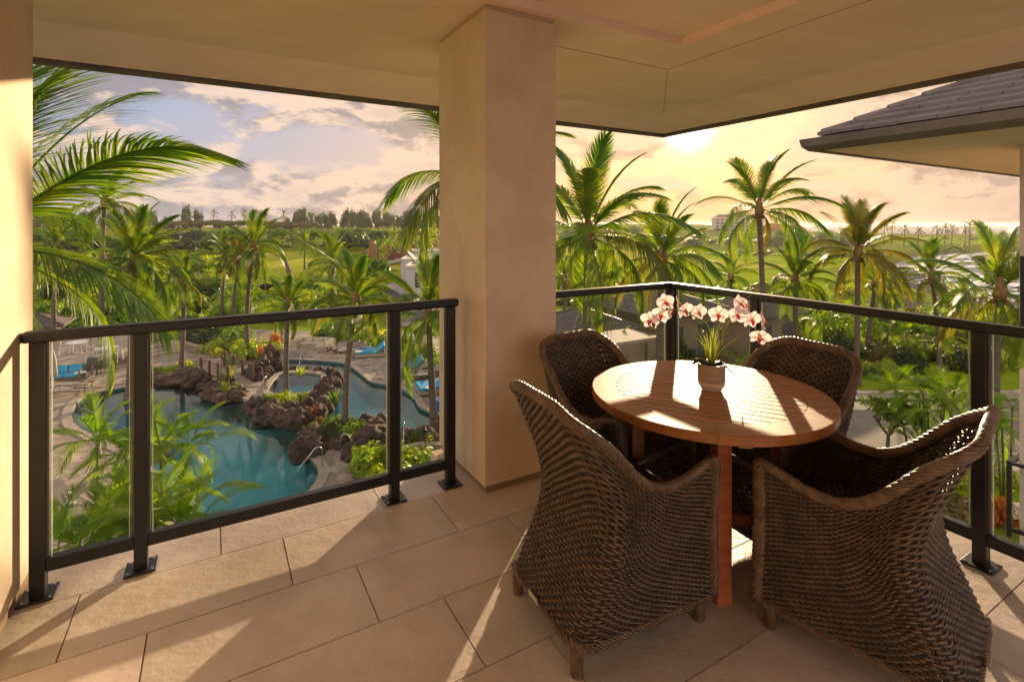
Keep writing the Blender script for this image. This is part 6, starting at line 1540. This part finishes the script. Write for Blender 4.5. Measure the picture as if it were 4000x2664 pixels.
def pavilion(cx, cy_, h, ez, rise, label, m_=None, rz=A30, body=True, courses=12, gz=None):
    gz = hz(cx, cy_) if gz is None else gz; t = empty('pavilion', (cx, cy_, gz), rz, label, 'pavilion'); e = ez - gz; m_ = m_ or M['roof_grey']
    m = MB()
    for k in range(courses):   # overlapping courses of shingles
        a = h * (1 - k / courses) + .02; b = h * (1 - (k + 1) / courses); z0 = e + rise * k / courses + .05; z1 = e + rise * (k + 1) / courses + .012; b = max(b, .02)
        V = [(-a, -a, z0), (a, -a, z0), (a, a, z0), (-a, a, z0), (-b, -b, z1), (b, -b, z1), (b, b, z1), (-b, b, z1), (-a, -a, z0 - .05), (a, -a, z0 - .05), (a, a, z0 - .05), (-a, a, z0 - .05)]
        m.add(V, [(i, (i + 1) % 4, 4 + (i + 1) % 4, 4 + i) for i in range(4)] + [(8 + i, 8 + (i + 1) % 4, (i + 1) % 4, i) for i in range(4)])
    m.build('roof', m_, t); MB().box((0, 0, e - .05), (2 * h - .06, 2 * h - .06, .16)).build('eave', M['bronze_soft'], t)
    for i in range(4):
        a = i * pi / 2 + pi / 4; MB().bar((h * 1.414 * cos(a), h * 1.414 * sin(a), e + .07), (0, 0, e + rise + .07), .12, .07).build('hip_cap', M['roof'], t)
    if body:
        w = h - .7; MB().box((0, 0, (e - .13) / 2), (2 * w, 2 * w, e - .13)).build('wall', M['wall_tan'], t)
        for s in (-.5, .5): MB().box((s * w, -w - .01, (e) * .45), (w * .5, .06, e * .6)).build('window', M['window'], t)
    else:
        for sx in (-1, 1):
            for sy in (-1, 1): MB().box((sx * (h - .5), sy * (h - .5), (e - .13) / 2), (.25, .25, e - .13)).build('column', M['wall_tan'], t)
    return t
pavilion(4.4, 33, 2.7, -4.95, 1.15, 'tan garden pavilion with a low grey hip roof just right of the column')
pavilion(10.5, 37, 3.6, -4.4, 1.3, 'tan building behind the palms and the orchid with a dark hip roof')
pavilion(17.8, 39.5, 3.3, -5.0, 1.0, 'grey hip roofed garden building seen right of the second railing post')
x, y, z = P3(2062, 705, 62); pavilion(x, y, 4.0, z, 1.1, 'open sided grey roofed shelter on the slope toward the sea', body=False)
x, y, z = P3(90, 745, 40); pavilion(x, y, 1.8, z, .8, 'small tan building behind the left railing post')
def annex():
    x, y = 5.6, 28.3; t = empty('service_building', (x, y, GZ), A30, 'low tan flat roofed block with a pale parapet in front of the pavilion', 'building')
    MB().box((0, 0, 1.35), (4.2, 2.4, 2.7)).build('wall', M['wall_tan'], t); MB().box((0, 0, 2.78), (4.35, 2.55, .16)).build('parapet', M['concrete'], t)
    MB().tube([(1.2, -1.25, 0), (1.2, -1.25, 2.6)], .05, 7).build('downpipe', M['bronze_soft'], t); MB().box((-.6, -1.21, 1.2), (.9, .05, 1.9)).build('door', M['bronze_soft'], t)
annex()
def house(u, v, Y, w, d, h, label, rz=.1):
    x, y, z = P3(u, v, Y); gz = hz(x, y); hh = max(z - gz, 2.4) if h is None else h; t = empty('white_house', (x + w / 2, y + d / 2, z - hh), rz, label, 'house', 'white flat roofed houses by the far road')
    MB().box((0, 0, hh / 2 - .4), (w, d, hh + .8)).build('wall', M['wall_white'], t)
    MB().box((0, 0, hh + .03), (w - .5, d - .5, .05)).build('roof', M['roof_flat'], t)
    for a, b, c, e in ((0, -d / 2, w, .25), (0, d / 2, w, .25), (-w / 2, 0, .25, d), (w / 2, 0, .25, d)): MB().box((a, b, hh + .16), (c + .02, e + .02, .32)).build('parapet', M['wall_white'], t)
    for k in range(4): MB().box((-w / 2 + 1.5 + k * w / 5, -d / 2 - .02, hh * .55), (.7, .1, .9 if k % 2 else 1.9)).build('window', M['window'], t)
house(928, 616, 66, 12, 7, 3.4, 'nearest white flat roofed house, partly behind the palm fronds'); house(917, 599, 80, 15, 9, 3.2, 'middle white flat roofed house'); house(938, 579, 112, 18, 9, 3.6, 'farthest wide white flat roofed house'); house(985, 572, 140, 16, 9, 3.2, 'white house tucked behind the farthest one by the column')
def fence():
    P = [G(655, 614), G(660, 628), G(666, 645), G(673, 667)]; t = empty('timber_fence', (*P[0], hz(*P[0])), 0, 'weathered upright board fence running down the edge of the yellow field', 'fence')
    o = t.location; n = 46
    for i in range(n):
        s = i / (n - 1) * 3; j = min(2, int(s)); f = s - j; x = P[j][0] * (1 - f) + P[j + 1][0] * f; y = P[j][1] * (1 - f) + P[j + 1][1] * f
        MB().box((x - o.x, y - o.y, hz(x, y) - o.z + .9), (.10, .55, 2.0 + .12 * (i % 3)), rz=.2).build('fence_board', M['fence_wood'], t)
    Q = [G(674, 668), G(640, 676), G(610, 680), G(575, 684)]; t2 = empty('screened_fence', (*Q[0], hz(*Q[0])), 0, 'fence covered with sagging black screen between the field and the lawn', 'fence'); o = t2.location
    for a, b in zip(Q[:-1], Q[1:]):
        m = MB(); V = []
        for i in range(9):
            s = i / 8; x = a[0] + (b[0] - a[0]) * s - o.x; y = a[1] + (b[1] - a[1]) * s - o.y; sag = -.28 * sin(pi * s); V += [(x, y + .04 * sin(i), 0.02), (x, y + .04 * sin(i), 1.65 + sag)]
        m.add(V, [(2 * i, 2 * i + 2, 2 * i + 3, 2 * i + 1) for i in range(8)]); q = m.build('screen', M['screen'], t2); q.modifiers.new('s', 'SOLIDIFY').thickness = .02
    for p in Q: MB().tube([(p[0] - o.x, p[1] - o.y, 0), (p[0] - o.x, p[1] - o.y, 1.85)], .05, 6).build('post', M['steel'], t2)
fence()
def bank():   # eroded red earth face above the road
    r = random.Random(3); t = empty('earth_bank', (0, 0, 0), 0, 'eroded red brown earth cutting beyond the round green tree', 'earth bank')
    pts = [(838, 588), (858, 597), (880, 603), (900, 600), (925, 596), (960, 592), (1015, 586)]; V = []; n = 0
    rows = 6
    for i in range(61):
        s = i / 60 * 6; j = min(5, int(s)); f = s - j; u = pts[j][0] * (1 - f) + pts[j + 1][0] * f; v = pts[j][1] * (1 - f) + pts[j + 1][1] * f
        x, y = G(u, v + 4); z0 = hz(x, y) - .3; 
        for k in range(rows):
            q = k / (rows - 1); V.append((x + .5 * sin(i * 1.7 + k), y + 3.2 * q + .9 * mnoise.noise(Vector((i * .45, k * .5, 2))), z0 + (3.4 + .7 * sin(i * .35)) * sin(q * pi / 2) * (1 if 3 < i < 58 else .3)))
        x2, y2 = x * 1.05, y + 16; V.append((x2, y2, hz(x2, y2) + .3))
    R_ = rows + 1
    F1 = [(i * R_ + k, (i + 1) * R_ + k, (i + 1) * R_ + k + 1, i * R_ + k + 1) for i in range(60) for k in range(rows - 1)]
    F2 = [(i * R_ + rows - 1, (i + 1) * R_ + rows - 1, (i + 1) * R_ + rows, i * R_ + rows) for i in range(60)]
    MB().add(V, F1).build('earth_face', M['earth'], t); o = MB().add(V, F2).build('grass_top', M['dry_grass'], t, smooth=True)
M['dry_grass'] = mat('rough_grass', (0.16, 0.22, 0.022), 0.95, (0.09, 0.13, 0.016), .12, 6, space='World')
bank()
def hotel():
    Y = 500; x, y, z = P3(1652, 500, Y); gz = hz(x + 20, y); t = empty('hotel', (x + 19, y + 6, gz), -.12, 'pale four storey hotel with rows of balconies on the hazy hill', 'hotel'); W = 42; D = 12; H = z - gz
    MB().box((0, 0, H / 2 - 1), (W, D, H + 1)).build('wall', M['wall_white'], t); e = H
    MB().add([(-W / 2 - 1, -D / 2 - 1, e), (W / 2 + 1, -D / 2 - 1, e), (W / 2 + 1, D / 2 + 1, e), (-W / 2 - 1, D / 2 + 1, e), (-W / 2 + 5, 0, e + 3), (W / 2 - 5, 0, e + 3)], [(0, 1, 5, 4), (1, 2, 5), (2, 3, 4, 5), (3, 0, 4), (3, 2, 1, 0)]).build('roof', M['roof_grey'], t)
    fl = 4; b = 9
    for i in range(b):
        for k in range(fl):
            zz = H * (.12 + .22 * k); xx = -W / 2 + W * (i + .5) / b; MB().box((xx, -D / 2 - .02, zz + 1.3), (W / b * .62, .3, 2.2)).build('window', M['window'], t)
            MB().box((xx, -D / 2 - .7, zz + .1), (W / b * .85, 1.3, .2)).build('balcony', M['wall_white'], t)
    for i in range(b + 1): MB().box((-W / 2 + W * i / b, -D / 2 - .7, H / 2), (.5, 1.5, H)).build('pier', M['wall_white'], t)
hotel()
for i, (u, v, Y, w, l) in enumerate(((1775, 519, 440, 16, 'left red roofed villa in the hazy grove'), (1800, 521, 430, 20, 'middle red roofed villa in the hazy grove'), (1828, 523, 425, 15, 'right red roofed villa in the hazy grove'))):
    x, y, z = P3(u, v + 5, Y); gz = hz(x, y); t = empty('villa', (x, y, gz), .2 * i, l, 'villa', 'red roofed villas'); h = max(3, z - gz)
    MB().box((0, 0, h / 2), (w, w * .6, h)).build('wall', M['wall_tan'], t); e = h; W = w / 2 + 1; D = w * .3 + 1
    MB().add([(-W, -D, e), (W, -D, e), (W, D, e), (-W, D, e), (-W * .4, 0, e + 4), (W * .4, 0, e + 4)], [(0, 1, 5, 4), (1, 2, 5), (2, 3, 4, 5), (3, 0, 4), (3, 2, 1, 0)]).build('roof', M['red_roof'], t)

# ================================================================ HAZE
def haze():
    m = bpy.data.materials.new('evening_air'); m.use_nodes = True; N, L = new_nodes(m.node_tree); out = N('ShaderNodeOutputMaterial'); v = N('ShaderNodeVolumePrincipled')
    v.inputs['Color'].default_value = (0.95, 0.90, 0.86, 1); v.inputs['Density'].default_value = HAZE; v.inputs['Anisotropy'].default_value = 0.40; L(v.outputs[0], out.inputs['Volume'])
    MB().box((10000, 10000, -10.5), (60000, 60000, 40)).build('haze', m)['kind'] = 'stuff'
HAZE = 0.00013
haze()
